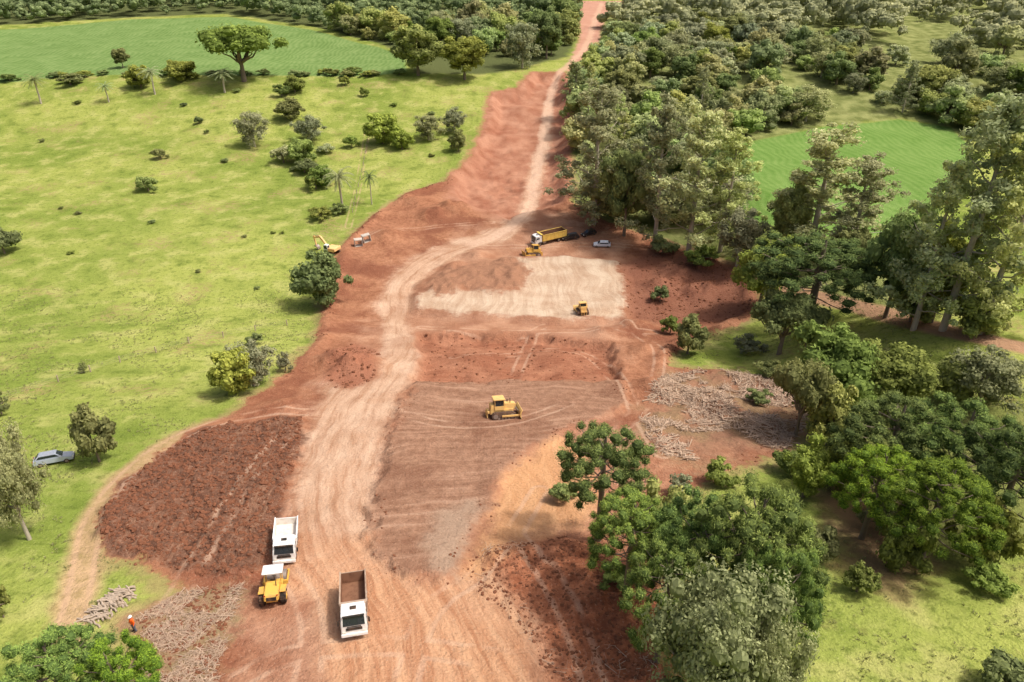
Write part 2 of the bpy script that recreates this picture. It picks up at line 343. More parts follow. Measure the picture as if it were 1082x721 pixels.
# ------------------------------------------------------------------ terrain mesh
def build_terrain():
    ys=[-250,-160,-100,-60,-30,-10,5,15,22,26,28.5]
    y=30.
    while y<820: ys.append(y); y+=max(.24,.0058*y)
    while y<2900: ys.append(y); y*=1.04
    ys=np.array(ys)
    tin=np.linspace(-.67,.67,560);so=.67+(np.linspace(0,1,30)[1:]**1.7)*2.3
    ts=np.concatenate([-so[::-1],tin,so])
    YY,TT=np.meshgrid(ys,ts,indexing='ij');XX=TT*(np.maximum(YY,0)+40)
    shp=XX.shape;X=XX.ravel();Y=YY.ravel()
    Z,S=full(X,Y,True)
    dl,_,_=line_d(TRK_L,X,Y);dr,_,_=line_d(TRK_R,X,Y);du_,_,_=line_d(TRK_U,X,Y)
    S['trl']=1.6-dl;S['trr']=2.3-dr;S['tru']=1.8-du_
    _,ru,rs=line_d(RC,X,Y);S['ru']=ru;S['rs']=rs
    tk=np.full(X.shape,9.)
    for r in RUTS: tk=np.minimum(tk,line_d(r,X,Y)[0])
    S['trk']=tk
    ny,nx=shp
    idx=np.arange(ny*nx).reshape(shp)
    Q=np.stack([idx[:-1,:-1],idx[:-1,1:],idx[1:,1:],idx[1:,:-1]],-1).reshape(-1,4)
    V=np.stack([X,Y,Z],1);P=V.reshape(ny,nx,3)
    du=np.gradient(P,axis=1);dv=np.gradient(P,axis=0);Nn=np.cross(du,dv).reshape(-1,3);Nn/=np.linalg.norm(Nn,axis=1)[:,None]
    fc={k:S[k][Q].mean(1) for k in S}
    cls=np.zeros(len(Q),int)
    names=['ground','crop_field','crop_field','forest_floor','dirt_track','dirt_track','construction_ground','haul_road']
    cls[(fc['forl']>0)|(fc['forr']>0)|(fc['forb']>0)]=3
    cls[fc['cropl']>0]=1;cls[fc['cropr']>0]=2
    cls[fc['trl']>0]=4;cls[fc['trr']>0]=5
    cls[fc['farroad']>0]=7
    cls[fc['site']>0]=6
    cls[(fc['road']>0)&(fc['site']>0)]=7
    for k,nm in enumerate(names):
        q=Q[cls==k]
        if not len(q):continue
        u,inv=np.unique(q,return_inverse=True)
        me=fast_mesh(nm,V[u],inv.reshape(-1,4),smooth=True)
        for a in S:
            at_=me.attributes.new(a,'FLOAT','POINT');at_.data.foreach_set('value',S[a][u].astype(np.float32))
        me.normals_split_custom_set_from_vertices(Nn[u].tolist())
        me.materials.append(M['ground'])
        tag(link(nm,me),kind='structure')
build_terrain()
# ------------------------------------------------------------------ vegetation
def cubesphere():
    V=[];Q=[]
    for ax in range(3):
        for sgn in (-1,1):
            b=len(V)
            for i in range(3):
                for j in range(3):
                    p=[0,0,0];p[ax]=sgn;p[(ax+1)%3]=(i-1)*sgn;p[(ax+2)%3]=(j-1);v=np.array(p,float);V.append(v/np.linalg.norm(v))
            for i in range(2):
                for j in range(2):
                    a=b+i*3+j;Q.append((a,a+3,a+4,a+1))
    return np.array(V),np.array(Q)
CSV,CSQ=cubesphere()
def unit(v): return v/(np.linalg.norm(v,axis=-1,keepdims=True)+1e-9)
def foliage(C,Rd,per,leaf,r,up=.35,core=.78,spiky=False,rough=.55):
    n=len(C);C=np.asarray(C,float);Rd=np.asarray(Rd,float)
    cs=r.random(n)
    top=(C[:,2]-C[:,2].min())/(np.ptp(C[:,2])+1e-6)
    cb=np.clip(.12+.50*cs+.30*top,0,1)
    c=np.repeat(C,per,0);rr=np.repeat(Rd,per);sb=np.repeat(cb,per)
    d=r.normal(size=(n*per,3));d[:,2]+=up;d=unit(d)
    if spiky:
        p0=c+d*(rr*.55)[:,None];p1=c+d*(rr*(.9+.3*r.random(n*per)))[:,None]
        nn=unit(d+.6*r.normal(size=d.shape));b=unit(np.cross(nn,r.normal(size=d.shape)))
        t=np.cross(nn,b);s=leaf*(.7+.6*r.random(n*per))
        p=p0*.25+p1*.75
        V=np.stack([p-t*(s*1.6)[:,None]-d*(s*.9)[:,None],p-b*s[:,None]*.5,p+t*(s*1.6)[:,None]+d*(s*1.7)[:,None],p+b*s[:,None]*.5],1)
    else:
        p=c+d*(rr*(.66+.55*r.random(n*per)))[:,None]*np.array([1,1,.8])
        nn=unit(d+np.array([0,0,.3])+rough*r.normal(size=d.shape));t=unit(np.cross(nn,r.normal(size=d.shape)));b=np.cross(nn,t)
        s=leaf*(.5+.9*r.random(n*per));t=t*s[:,None];b=b*(s*.62)[:,None]
        V=np.stack([p-t,p-b,p+t,p+b],1)
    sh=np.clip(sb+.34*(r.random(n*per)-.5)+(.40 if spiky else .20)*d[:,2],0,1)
    V=V.reshape(-1,3);Q=np.arange(len(V)).reshape(-1,4);S=np.repeat(sh,4)
    if core>0:
        k=len(CSV);wob=1+.25*(r.random((n,k))-.5)
        cv=(C[:,None,:]+CSV[None]*(Rd[:,None]*core*wob)[...,None]*np.array([1,1,.8])).reshape(-1,3)
        cq=(CSQ[None]+(np.arange(n)*k)[:,None,None]).reshape(-1,4)+len(V)
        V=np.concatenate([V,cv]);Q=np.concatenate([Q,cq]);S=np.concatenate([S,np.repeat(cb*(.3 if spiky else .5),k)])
    return V,Q,S
def tube(pts,rad,seg=7):
    pts=np.array(pts,float);n=len(pts);V=[];Q=[]
    for i in range(n):
        t=unit(pts[min(i+1,n-1)]-pts[max(i-1,0)]);a=unit(np.cross(t,[.3,.9,.1]));b=np.cross(t,a)
        for k in range(seg):
            w=2*math.pi*k/seg;V.append(pts[i]+rad[i]*(a*math.cos(w)+b*math.sin(w)))
    for i in range(n-1):
        for k in range(seg):
            a=i*seg+k;b=i*seg+(k+1)%seg;Q.append((a,b,b+seg,a+seg))
    return np.array(V),np.array(Q)
def joinq(parts):
    V=[];Q=[];o=0
    for v,q in parts:V.append(v);Q.append(q+o);o+=len(v)
    return np.concatenate(V),np.concatenate(Q)
def limb(p0,p1,r0,r1,r,sag=.1,n=5):
    p0=np.array(p0,float);p1=np.array(p1,float);L=np.linalg.norm(p1-p0);out=[];rad=[]
    for i in range(n):
        t=i/(n-1);p=p0*(1-t)+p1*t+np.array([0,0,-sag*L*math.sin(math.pi*t)])
        if 0<i<n-1:p=p+r.normal(size=3)*.03*L
        out.append(p);rad.append(r0*(1-t)+r1*t)
    return tube(out,rad,6)
PROTO={}
def proto(name,kind,h,w,crown,trunk,leafm,barkm):
    V,Q,S=crown;me=fast_mesh(name+'_crown',V,Q,S);me.materials.append(leafm)
    tv,tq=trunk;tm=fast_mesh(name+'_trunk',tv,tq,smooth=True);tm.materials.append(barkm)
    PROTO.setdefault(kind,[]).append((me,tm,h,w,name))
def broad(seed,h,w,n,per,leaf,mat,kind,name,flat=1.,cz=.62,bark='bark',core=.78,low=-.75,rs=1.,hz=.36):
    r=np.random.default_rng(seed);d=r.normal(size=(n*4,3));d[:,2]+=.2;d=unit(d);d=d[d[:,2]>low][:n]
    ph=r.random(3)*6
    lob=.80+.30*np.sin(d[:,0]*4.1+ph[0])*np.cos(d[:,1]*3.7+ph[1])+.16*r.normal(size=len(d))
    k=(.45+.55*r.random(len(d))**.5)*np.clip(lob,.42,1.15)
    rad=w*(.065+.085*r.random(len(d)))*rs
    C=d*k[:,None]*np.array([w*.44,w*.44,h*hz*flat]);C[:,2]+=h*cz
    cr=foliage(C,rad,per,leaf,r,core=core)
    t=[tube([(0,0,-1.),(0,0,h*.12),(w*.01,0,h*.3),(0,w*.01,h*cz)],[w*.036,w*.028,w*.022,w*.012])]
    for i in range(0,len(C),max(1,len(C)//9)): t.append(limb((0,0,h*(.22+.2*r.random())),C[i],w*.015,w*.005,r))
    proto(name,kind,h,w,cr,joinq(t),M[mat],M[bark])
for s in range(4): broad(10+s,12,11,[84,74,90,78][s],100,.26,'broad','broad','broadleaf_tree',cz=.54,hz=.44,low=-.95)
for s in range(3): broad(15+s,6,7,[60,52,66][s],84,.22,'broad','low','low_tree',cz=.48,hz=.46,low=-.95)
for s in range(2): broad(20+s,10,10,60,80,.22,'grey','grey','grey_leaved_tree',core=.5,bark='palebark',cz=.52,hz=.44,low=-.95)
for s in range(2): broad(24+s,15,14,130,150,.18,'grey','greybig','grey_leaved_tree',core=.45,bark='palebark',cz=.55,hz=.42,low=-.9)
for s in range(2): broad(30+s,10,14,70,100,.28,'broad','flat','spreading_tree',flat=.6,cz=.70,low=-.45)
for s in range(5): broad(40+s,11,13,[40,36,46,38,42][s],60,.42,'far','far','forest_tree',cz=.50,hz=.46,low=-.9,rs=1.1)
for s in range(4): broad(45+s,11,13,[34,30,38,32][s],48,.48,'distant','pale','forest_tree',cz=.50,hz=.46,low=-.9,rs=1.1)  # forest trees again, in leaves paled to paint in haze
for s in range(3): broad(50+s,3,4,[32,26,36][s],70,.14,'bush','bush','shrub',flat=1.15,cz=.40,low=-.5)
for s in range(2): broad(56+s,3,4,26,60,.14,'grey','gbush','grey_shrub',flat=1.15,cz=.40,low=-.5,core=.5)
def euc(seed,h,w):
    r=np.random.default_rng(seed);C=[];Rd=[];t=[]
    t.append(tube([(0,0,-1),(0,0,h*.3),(.3,.1,h*.6),(.1,.3,h*.93)],[.45,.36,.25,.08]))
    m=21
    for i in range(m):
        z=h*(.12+.80*i/(m-1.));a=i*2.4+r.random()*1.2;fr=(z/h-.12)/.80
        L=w*.5*(.6+.45*math.sin(math.pi*min(1,fr*.85+.15)))*(.55+.65*r.random())*(1.12-fr*.7)
        tip=np.array([math.cos(a)*L,math.sin(a)*L,z+h*.07])
        t.append(limb((0.15,.1,z-h*.03),tip,.12,.03,r,.03))
        for k in range(7):
            q=.25+.85*k/6.;C.append(np.array([.15,.1,z])*(1-q)+tip*q+r.normal(size=3)*np.array([.7,.7,.9]));Rd.append(.5+.7*r.random())
    C.append([0,.2,h*.96]);Rd.append(1.0)
    cr=foliage(C,Rd,66,.23,r,up=.1,core=.45,rough=.8)
    proto('eucalyptus_tree','euc',h,w,cr,joinq(t),M['euc'],M['palebark'])
for s in range(4): euc(60+s,26,13)
def arau(seed,h,w,n=88,kind='arau',gap=.0,zc=.58,zr=.36):
    r=np.random.default_rng(seed);C=[];Rd=[]
    t=[tube([(0,0,-1),(0,0,h*.4),(.1,.1,h*.72),(0,0,h*.93)],[.42,.34,.26,.1],8)]
    for i in range(n):
        cth=1-1.35*(i+.5)/n;sth=math.sqrt(max(0,1-cth*cth));a=i*2.39996+r.normal()*.18
        if r.random()<gap: continue
        rr=w*.45*(.82+.28*r.random())*(1+.14*math.sin(3*a+seed))
        e=np.array([math.cos(a)*sth*rr,math.sin(a)*sth*rr,h*(zc+zr*cth*(.86+.19*r.random()))+r.normal()*.35])
        C.append(e);Rd.append(.50+.36*r.random())
        if i%3==0:t.append(limb((0,0,e[2]-h*.08),e,.09,.04,r,.08))
        if r.random()<.6:
            q=.45+.4*r.random();C.append(np.array([e[0]*q,e[1]*q,h*(zc+.02)*(1-q)+e[2]*q-.2]));Rd.append(.45+.3*r.random())
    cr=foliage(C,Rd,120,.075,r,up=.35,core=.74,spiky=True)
    proto('araucaria_tree',kind,h,w,cr,joinq(t),M['arau'],M['bark'])
for s in range(3): arau(70+s,15,12,[104,92,98][s],gap=.08)
arau(75,15,11,84,'arauopen',.12,.64,.28)
def palm(seed,h,w):
    r=np.random.default_rng(seed);V=[];Q=[];S=[]
    for i in range(22):
        a=i*2.4;el=R(65-i*4.6);L=w*.5*(.9+.2*r.random())
        d=np.array([math.cos(a)*math.cos(el),math.sin(a)*math.cos(el),math.sin(el)]);p=np.array([0,0,h*.82]);side=np.array([-math.sin(a),math.cos(a),0])
        for k in range(7):
            d2=unit(d+np.array([0,0,-.18*k]));q=p+d2*L/6
            for sg in (-1,1):
                for j in range(3):
                    o=p+(q-p)*j/3;tipp=o+side*sg*.42*(1.1-k*.1)+d2*.25+np.array([0,0,-.22])
                    b=len(V);V+=[o,o+d2*.09,tipp,o-d2*.03];Q.append((b,b+1,b+2,b+3));S+=[.3+.6*r.random()]*4
            p=q
    t=tube([(0,0,-.5),(.05,0,h*.3),(0,.1,h*.6),(0,0,h*.83)],[.2,.16,.15,.13])
    proto('palm_tree','palm',h,w,(np.array(V),np.array(Q),np.array(S)),t,M['palm'],M['palebark'])
palm(80,7,4.5)
def place_tree(kind,x,y,z,h,w,label,cat,group=None,var=None,rz=None):
    L=PROTO[kind];me,tm,ph,pw,nm=L[(random.randrange(len(L)) if var is None else var)%len(L)]
    o=empty(nm,(x,y,z));o.rotation_euler=(0,0,random.random()*6.28 if rz is None else rz);o.scale=(w/pw,w/pw,h/ph)
    link('trunk',tm,o);link('crown',me,o)
    return tag(o,label,cat,group)
def tree_px(kind,u,vt,vb,wpx,label,cat='tree',group=None,var=None):
    p,t=at(u,vb);dr=ray(u,vt)
    ztop=CAMZ+dr[2]/dr[1]*p.y; h=max(.6,(ztop-p.z))
    dep=p.y*ct+(CAMZ-p.z-h*.6)*st; w=wpx*dep/F
    if cat=='tree': p.x=(u-CX)*dep/F; p.z=H(p.x,p.y)
    if kind not in('palm','euc'): h=max(h-.25*w*math.tan(math.atan2(CAMZ-p.z,p.y)),.45*w)
    return place_tree(kind,p.x,p.y,p.z,h*1.04,w*1.1,label,cat,group,var)
T=[
('flat',252,26,86,84,'large dark spreading tree standing alone at the edge of the left crop field'),
('broad',127,50,72,17,'small slim tree in the crop field left of the large spreading tree'),
('palm',38,80,110,22,'palm tree farthest left along the edge of the crop field'),
('low',146,68,93,30,'bushy tree beside the pair of palms near the crop field'),
('palm',160,72,100,22,'palm tree touching the bushy tree below the crop field'),
('low',188,61,86,34,'dark rounded tree between the palms and the large spreading tree'),
('palm',112,88,108,17,'short palm tree in the pasture below the crop field edge'),
('palm',235,74,98,26,'pale palm tree just below the large spreading tree'),
('low',310,79,98,24,'small rounded tree at the top of the pasture right of the large spreading tree'),
('grey',265,113,155,36,'grey green bushy tree left of the scrub row in the pasture'),
('low',305,102,126,30,'dark tree at the head of the scrub row in the pasture'),
('low',316,143,172,30,'dark tree in the middle of the scrub row in the pasture'),
('grey',325,120,150,34,'grey leaved tree in the scrub row beside darker trees'),
('low',340,172,197,28,'low dark tree just left of the tall palm in the pasture'),
('palm',359,180,224,30,'tall palm tree at the lower end of the scrub row'),
('palm',391,182,216,14,'thin tall palm near the end of the fence above the earthworks'),
('low',403,116,152,38,'dark dense tree above the left edge of the cut'),
('low',424,134,158,24,'small green tree beside the dark dense tree near the cut'),
('grey',452,118,148,32,'grey green tree on the pasture close to the cut'),
('grey',480,113,140,26,'pale tree nearest the upper left edge of the cut'),
('low',484,136,160,20,'small dark tree beside the cut edge at the top of the red slope'),
('low',336,262,322,58,'dense dark tree at the left edge of the red earth beside the excavator'),
('grey',262,352,408,50,'olive grey tree standing in the lower pasture near the brown soil'),
('low',243,362,416,46,'green tree overlapping the olive grey one in the lower pasture'),
('low',92,424,488,44,'dark rounded tree beside the parked silver car'),
('greybig',-2,440,570,66,'tall grey green tree cut by the left picture edge below the silver car'),
('arau',55,650,775,105,'bright green araucaria with bumpy crown at the lower left corner'),
('arau',120,664,780,92,'araucaria crown to the right of another in the lower left corner'),
('broad',440,24,80,52,'dark rounded tree at the right end of the left crop field'),
('broad',490,36,84,46,'dark tree second right of the end of the left crop field'),
('grey',552,18,72,36,'pale slim tree beside the top of the red road'),
('broad',578,8,62,34,'dark tree closest to the crest of the red road'),
('euc',632,98,236,80,'pale eucalyptus nearest the right side of the red cut'),
('broad',664,150,250,52,'dark tree between pale eucalyptus trees by the parked machines'),
('euc',700,112,262,70,'eucalyptus behind the parked white car'),
('euc',738,122,268,82,'broad olive eucalyptus at the edge of the red clearing'),
('euc',772,140,262,66,'eucalyptus left of the right crop field'),
('euc',608,68,120,30,'eucalyptus standing at the top right of the red cut'),
('grey',786,208,278,54,'olive grey tree below the group of eucalyptus'),
('euc',872,138,262,98,'light green eucalyptus in front of the right crop field'),
('euc',912,172,275,72,'eucalyptus at the right side of the one in front of the crop field'),
('broad',838,182,262,48,'green tree in front of the left corner of the right crop field'),
('arau',868,228,345,128,'wide araucaria with bright bumpy crown below the right crop field'),
('broad',812,240,320,60,'round green tree tucked left of the wide araucaria'),
('euc',1042,104,345,118,'tallest eucalyptus at the right edge of the picture'),
('euc',998,165,342,88,'tall dark eucalyptus left of the tallest one'),
('broad',958,200,330,66,'dark tree at the left end of the tall eucalyptus group'),
('euc',1080,130,352,100,'eucalyptus cut by the right picture edge'),
('broad',1004,235,338,60,'dark tree in front of the tall eucalyptus beside the dirt track'),
('flat',832,303,372,78,'flat topped tree leaning over the track below the wide araucaria'),
('broad',880,332,448,94,'big olive green tree right of the brush covered clearing'),
('broad',945,352,435,80,'dark tree behind the big olive green tree'),
('flat',852,376,462,62,'spreading tree at the right edge of the brush covered clearing'),
('grey',1050,352,428,78,'round grey tree by the right picture edge below the dirt track'),
('arau',948,405,528,108,'araucaria at the left of the right hand araucaria stand'),
('arau',1018,408,545,116,'araucaria in the middle of the right hand stand'),
('arau',1076,434,580,108,'araucaria of the right hand stand cut by the picture edge'),
('arau',930,462,570,88,'lower left araucaria of the right hand stand'),
('arau',998,474,600,104,'lowest araucaria of the right hand stand'),
('broad',858,462,525,50,'dark rounded tree left of the araucaria stand'),
('arauopen',638,432,572,98,'slim open araucaria standing alone at the edge of the orange earth'),
('arau',668,512,640,90,'araucaria leaning over the dark red earth'),
('broad',704,505,610,70,'dark tree between two araucarias near the clearing'),
('arau',742,505,668,108,'araucaria left of the largest crown in the foreground clump'),
('arau',798,486,690,130,'largest araucaria crown of the foreground clump'),
('arau',822,556,740,92,'araucaria at the right side of the foreground clump'),
('arau',706,556,700,98,'araucaria at the left side of the foreground clump'),
('greybig',762,568,780,140,'large grey leaved tree at the bottom of the foreground clump'),
('greybig',812,636,800,80,'grey leaved tree at the lower right of the foreground clump'),
('low',730,330,374,36,'small round dark tree standing alone between the red clearing and the brush'),
('low',885,398,470,54,'low dark tree under the big olive green tree'),
('low',1010,366,420,46,'low tree left of the round grey tree at the right'),
('low',905,445,520,50,'low tree filling the gap left of the right hand araucarias'),
('low',960,530,600,56,'low tree at the foot of the right hand araucarias'),
('low',1052,520,600,66,'low tree beside the right picture edge under the araucarias'),
('low',1040,300,350,60,'low tree at the foot of the tallest eucalyptus'),
('low',970,292,338,46,'low tree left of the eucalyptus trunks beside the dirt track'),
('low',905,235,285,46,'low tree at the foot of the eucalyptus below the crop field'),
]
for t in T: tree_px(*t)
Sh=[
('bush',75,76,90,30,'low shrub on the crop field edge beside the leftmost palm'),
('bush',5,236,268,34,'shrub cut by the left picture edge in the open pasture'),
('bush',157,182,202,24,'shrub alone in the middle of the upper pasture'),
('bush',170,154,168,16,'small shrub above the one in the middle of the upper pasture'),
('bush',298,86,102,20,'small shrub below the top of the pasture'),
('bush',385,90,102,12,'tiny shrub near the top of the pasture left of the cut'),
('bush',365,78,90,12,'tiny shrub on the crop field edge left of the cut'),
('bush',210,122,131,10,'tiny isolated shrub in the upper pasture'),
('bush',334,180,200,24,'shrub at the lower end of the scrub row'),
('gbush',300,150,172,28,'grey shrub left of the scrub row'),
('bush',322,165,182,28,'green shrub in the scrub row below the dark trees'),
('bush',372,140,156,16,'shrub between the scrub row and the dark dense tree'),
('gbush',345,150,162,22,'grey shrub in the lower scrub row'),
('bush',2,408,438,24,'shrub at the left picture edge above the silver car'),
('bush',4,612,652,28,'shrub at the left picture edge near the log pile'),
('bush',89,380,394,10,'tiny shrub standing on the fence line'),
('bush',270,350,364,20,'shrub just above the olive grey tree'),
('gbush',302,370,392,18,'dry shrub beside the red earth edge'),
('bush',697,298,320,22,'shrub on the dark red mound'),
('bush',340,215,232,24,'shrub at the top edge of the red earth by the palm'),
('bush',835,470,500,38,'shrub at the right edge of the brush covered clearing'),
('bush',1062,688,735,64,'shrub at the lower right corner of the picture'),
('bush',1078,700,730,44,'shrub touching the right bottom corner'),
('gbush',790,350,372,36,'grey shrub right of the small round tree'),
('bush',812,376,396,30,'green shrub below the flat topped tree'),
('bush',708,330,352,20,'shrub left of the small round tree'),
('bush',700,245,268,34,'shrub at the foot of the eucalyptus by the parked white car'),
('bush',740,255,282,40,'shrub at the edge of the red clearing below the olive eucalyptus'),
('bush',860,545,585,46,'shrub right of the foreground clump by the bare soil'),
('bush',905,590,625,36,'shrub on the bare soil patch at the right'),
('bush',650,596,625,40,'shrub on the dark red earth under the araucaria'),
('bush',595,505,530,28,'low leafy shrub left of the lone araucaria trunk'),
('gbush',930,520,560,44,'grey shrub below the lower left araucaria of the right stand'),
('bush',760,480,510,40,'shrub above the foreground clump at the edge of the clearing'),
('gbush',720,498,522,34,'grey shrub on the bare earth above the foreground clump'),
('bush',800,408,428,26,'shrub in the upper part of the brush covered clearing'),
('bush',872,480,510,44,'shrub beside the dark tree left of the araucaria stand'),
('bush',1040,590,622,44,'shrub in the grass under the right hand araucarias'),
('bush',360,212,226,20,'shrub at the foot of the tall palm'),
]
for t in Sh: tree_px(*t,cat='shrub')
for _ in range(26):
    u=random.uniform(10,470);v=random.uniform(95,320)
    if u>330 and v>190: continue
    tree_px('bush',u,v-random.uniform(2,5),v,random.uniform(5,10),'little green shrub dotted over the open pasture','shrub','little shrubs in the pasture')
for u in range(12,430,11):
    if random.random()<.3: continue
    v=88-8*min(1,u/90.)+random.uniform(-1.5,1.5)
    tree_px('bush',u+random.uniform(-3,3),v-random.uniform(2,7),v,random.uniform(8,20),'low shrub in the hedge along the lower edge of the left crop field','shrub','hedge shrubs along the crop field')
# forests
def scatter(keys,area,sep,n,avoid=()):
    x0,x1,y0,y1=area;X=rng.uniform(x0,x1,n);Y=rng.uniform(y0,y1,n);m=np.zeros(n,bool)
    for k in keys:m|=sd(PW[k],X,Y)>1.
    for k in avoid:m&=sd(PW[k],X,Y)<-4.
    X=X[m];Y=Y[m];keep=[];grid={}
    for i in range(len(X)):
        s=sep*(1+.0008*max(0,Y[i]-300));gx,gy=int(X[i]//16),int(Y[i]//16);ok=True
        for a in(-1,0,1):
            for b in(-1,0,1):
                for j in grid.get((gx+a,gy+b),()):
                    if (X[i]-X[j])**2+(Y[i]-Y[j])**2<s*s: ok=False;break
                if not ok:break
            if not ok:break
        if ok:grid.setdefault((gx,gy),[]).append(i);keep.append(i)
    return X[keep],Y[keep]
Xa,Ya=scatter(['forl'],(-480,60,380,900),9.5,16000,('farroad','site','cropl'))
Xb,Yb=scatter(['forr'],(20,640,185,900),8.5,34000,('farroad','site','cropr'))
clr=vnoise(Xb/26+3,Yb/42,5)*.65+vnoise(Xb/9,Yb/12,6)*.35
kb=~((Yb>280)&(Xb>.36*Yb)&(clr>.53)); kb&=~((Xb>160)&(Yb<215)&(rng.random(len(Xb))<.2))
Xb=Xb[kb];Yb=Yb[kb]
FX=np.concatenate([Xa,Xb]);FY=np.concatenate([Ya,Yb]);side=np.array([0]*len(Xa)+[1]*len(Xb))
o=np.argsort(np.hypot(FX,FY));FX=FX[o];FY=FY[o];side=side[o];FZ=full(FX,FY)
vis=np.abs(FX)<.70*(FY*ct+60*st)+12
ind=[i for i in range(len(FX)) if vis[i]][:240];indset=set(ind)
for i in ind:
    y=FY[i];r=random.random()
    h=random.uniform(6,17);w=h*random.uniform(.85,1.35)+2
    if side[i]==0: lab,grp='tree in the dark wood beyond the left crop field','trees of the dark wood at the top left';h*=1.15
    elif y<300: lab,grp='tree in the forest between the red cut and the right crop field','trees of the forest right of the cut'
    else: lab,grp='tree in the distant forest beyond the right crop field','trees of the distant forest at the top right'
    kd='far' if r<.70 else ('grey' if r<.84 else 'broad')
    if side[i]==1 and y>330 and kd=='far' and random.random()<(y-320)/120.: kd='pale'  # painted haze: farther trees more often get the paled leaves
    if side[i]==1 and y<300 and r>.84: kd='euc';h=random.uniform(15,21);w=random.uniform(8,12)
    place_tree(kd,FX[i],FY[i],FZ[i]-.5,h,w,lab,'tree',grp)
rest=[i for i in range(len(FX)) if i not in indset]
def mass(name,idx,label,mat):
    Vs=[];Qs=[];Ss=[];o=0;P=[]
    for s in range(6):
        r=np.random.default_rng(200+s);n=18;d=unit(r.normal(size=(n,3))+np.array([0,0,.4]));d=d[d[:,2]>-.5][:13]
        C=d*(.5+.5*r.random(len(d)))[:,None]*np.array([5.4,5.4,4.6]);C[:,2]+=5.6
        P.append(foliage(C,1.2+1.3*r.random(len(d)),20,.72,r,core=.9))
    for i in idx:
        V,Q,S=P[random.randrange(6)];a=random.random()*6.28;s=random.uniform(.5,1.6);c_,s_=math.cos(a)*s,math.sin(a)*s
        X=V[:,0]*c_-V[:,1]*s_+FX[i];Y=V[:,0]*s_+V[:,1]*c_+FY[i];Z=V[:,2]*s*random.uniform(.8,1.3)+FZ[i]-.6
        Vs.append(np.stack([X,Y,Z],1));Qs.append(Q+o);Ss.append(np.clip(S*random.uniform(.3,1.5)+random.uniform(-.1,.1),0,1));o+=len(V)
    me=fast_mesh(name,np.concatenate(Vs),np.concatenate(Qs),np.concatenate(Ss));me.materials.append(M[mat])
    tag(link(name,me),label,'forest',kind='stuff')
mass('distant_forest',[i for i in rest if side[i]==0][:700],'far dark wood closing the view above the left crop field','far')
mass('distant_forest',[i for i in rest if side[i]==1][:1400],'far forest closing the view at the top right','distant')  # right-hand mass also wears the haze-paled leaf colour
# ------------------------------------------------------------------ loose stuff on the ground
def stuff_quads(name,V,Q,mat,label,cat,S=None):
    me=fast_mesh(name,V,Q,S);me.materials.append(mat);return tag(link(name,me),label,cat,kind='stuff')
def pick(keys,n,inset=.3,area=None):
    P=np.concatenate([PW[k] for k in keys]);lo=P.min(0);hi=P.max(0)
    if area:lo=np.maximum(lo,area[0]);hi=np.minimum(hi,area[1])
    X=rng.uniform(lo[0],hi[0],n);Y=rng.uniform(lo[1],hi[1],n);m=np.zeros(n,bool)
    for k in keys:m|=sd(PW[k],X,Y)>inset
    return X[m],Y[m]
def clods():
    Xs=[];Ys=[];Sz=[]
    for keys,n,s in((['dark'],12000,.11),(['darkred'],5000,.075),(['debl'],2500,.09),(['maroon'],1600,.15),(['face'],900,.12),(['facel'],600,.15)):
        x,y=pick(keys,n,area=((-80,28),(80,260)));Xs.append(x);Ys.append(y);Sz.append(s*(.35+rng.random(len(x))**4*2.2))
    n=30000;x=rng.uniform(-75,60,n);y=rng.uniform(32,240,n);d=sd(PW['site'],x,y);m=(d>-.3)&(d<2.6)&(vnoise(x/5,y/5,61)>.45);Xs.append(x[m]);Ys.append(y[m]);Sz.append(.13*(.4+rng.random(m.sum())**2*1.5))
    m=(np.abs(sd(PW['fill'],x,y))<1.4)&(vnoise(x/3,y/3,62)>.55);Xs.append(x[m]);Ys.append(y[m]);Sz.append(.09*(.4+rng.random(m.sum())**2*1.5))
    x=np.concatenate(Xs);y=np.concatenate(Ys);s=np.concatenate(Sz);z=full(x,y);n=len(x);k=len(CSV)
    wob=1+.7*(rng.random((n,k))-.5)
    key={};mp=[]
    for i,v in enumerate(CSV):
        q=tuple(np.round(v,3));mp.append(key.setdefault(q,i))
    wob=wob[:,mp];V=(np.stack([x,y,z],1)[:,None,:]+CSV[None]*(s[:,None]*wob)[...,None]*np.array([1,1,.75])).reshape(-1,3)
    Q=(CSQ[None]+(np.arange(n)*k)[:,None,None]).reshape(-1,4)
    stuff_quads('soil_clods',V,Q,M['clod'],'lumps of red brown soil lying over the turned earth','soil')
clods()
def sticks(name,keys,n,label,area=((-80,28),(90,200)),sc=1.,mat='twig',thr=.45,sp=5.,thick=1.):
    x,y=pick(keys,n,.2,area)
    m=(vnoise(x/sp,y/sp,77)*.7+vnoise(x/1.5,y/1.5,78)*.3)>thr;x=x[m];y=y[m];z=full(x,y);n=len(x)
    L=(.4+2.2*rng.random(n)**2)*sc;a=rng.uniform(0,6.28,n);e=rng.normal(size=n)*.18
    d=np.stack([np.cos(a)*np.cos(e),np.sin(a)*np.cos(e),np.sin(e)],1);s=np.stack([-np.sin(a),np.cos(a),0*a],1);u=np.cross(d,s)
    rr=(.016+.040*rng.random(n)**3)[:,None]*sc*thick;c=np.stack([x,y,z+.04+.16*rng.random(n)],1);V=[]
    for t,k in((-.5,1.),(.5,.5)):
        for p,q in((-1,-1),(1,-1),(1,1),(-1,1)):V.append(c+d*(L*t)[:,None]+s*rr*p*k+u*rr*q*k)
    V=np.stack(V,1).reshape(-1,3);q=np.array([(0,1,5,4),(1,2,6,5),(2,3,7,6),(3,0,4,7),(0,3,2,1),(4,5,6,7)])
    Q=(q[None]+(np.arange(n)*8)[:,None,None]).reshape(-1,4);stuff_quads(name,V,Q,M[mat],label,'brushwood')
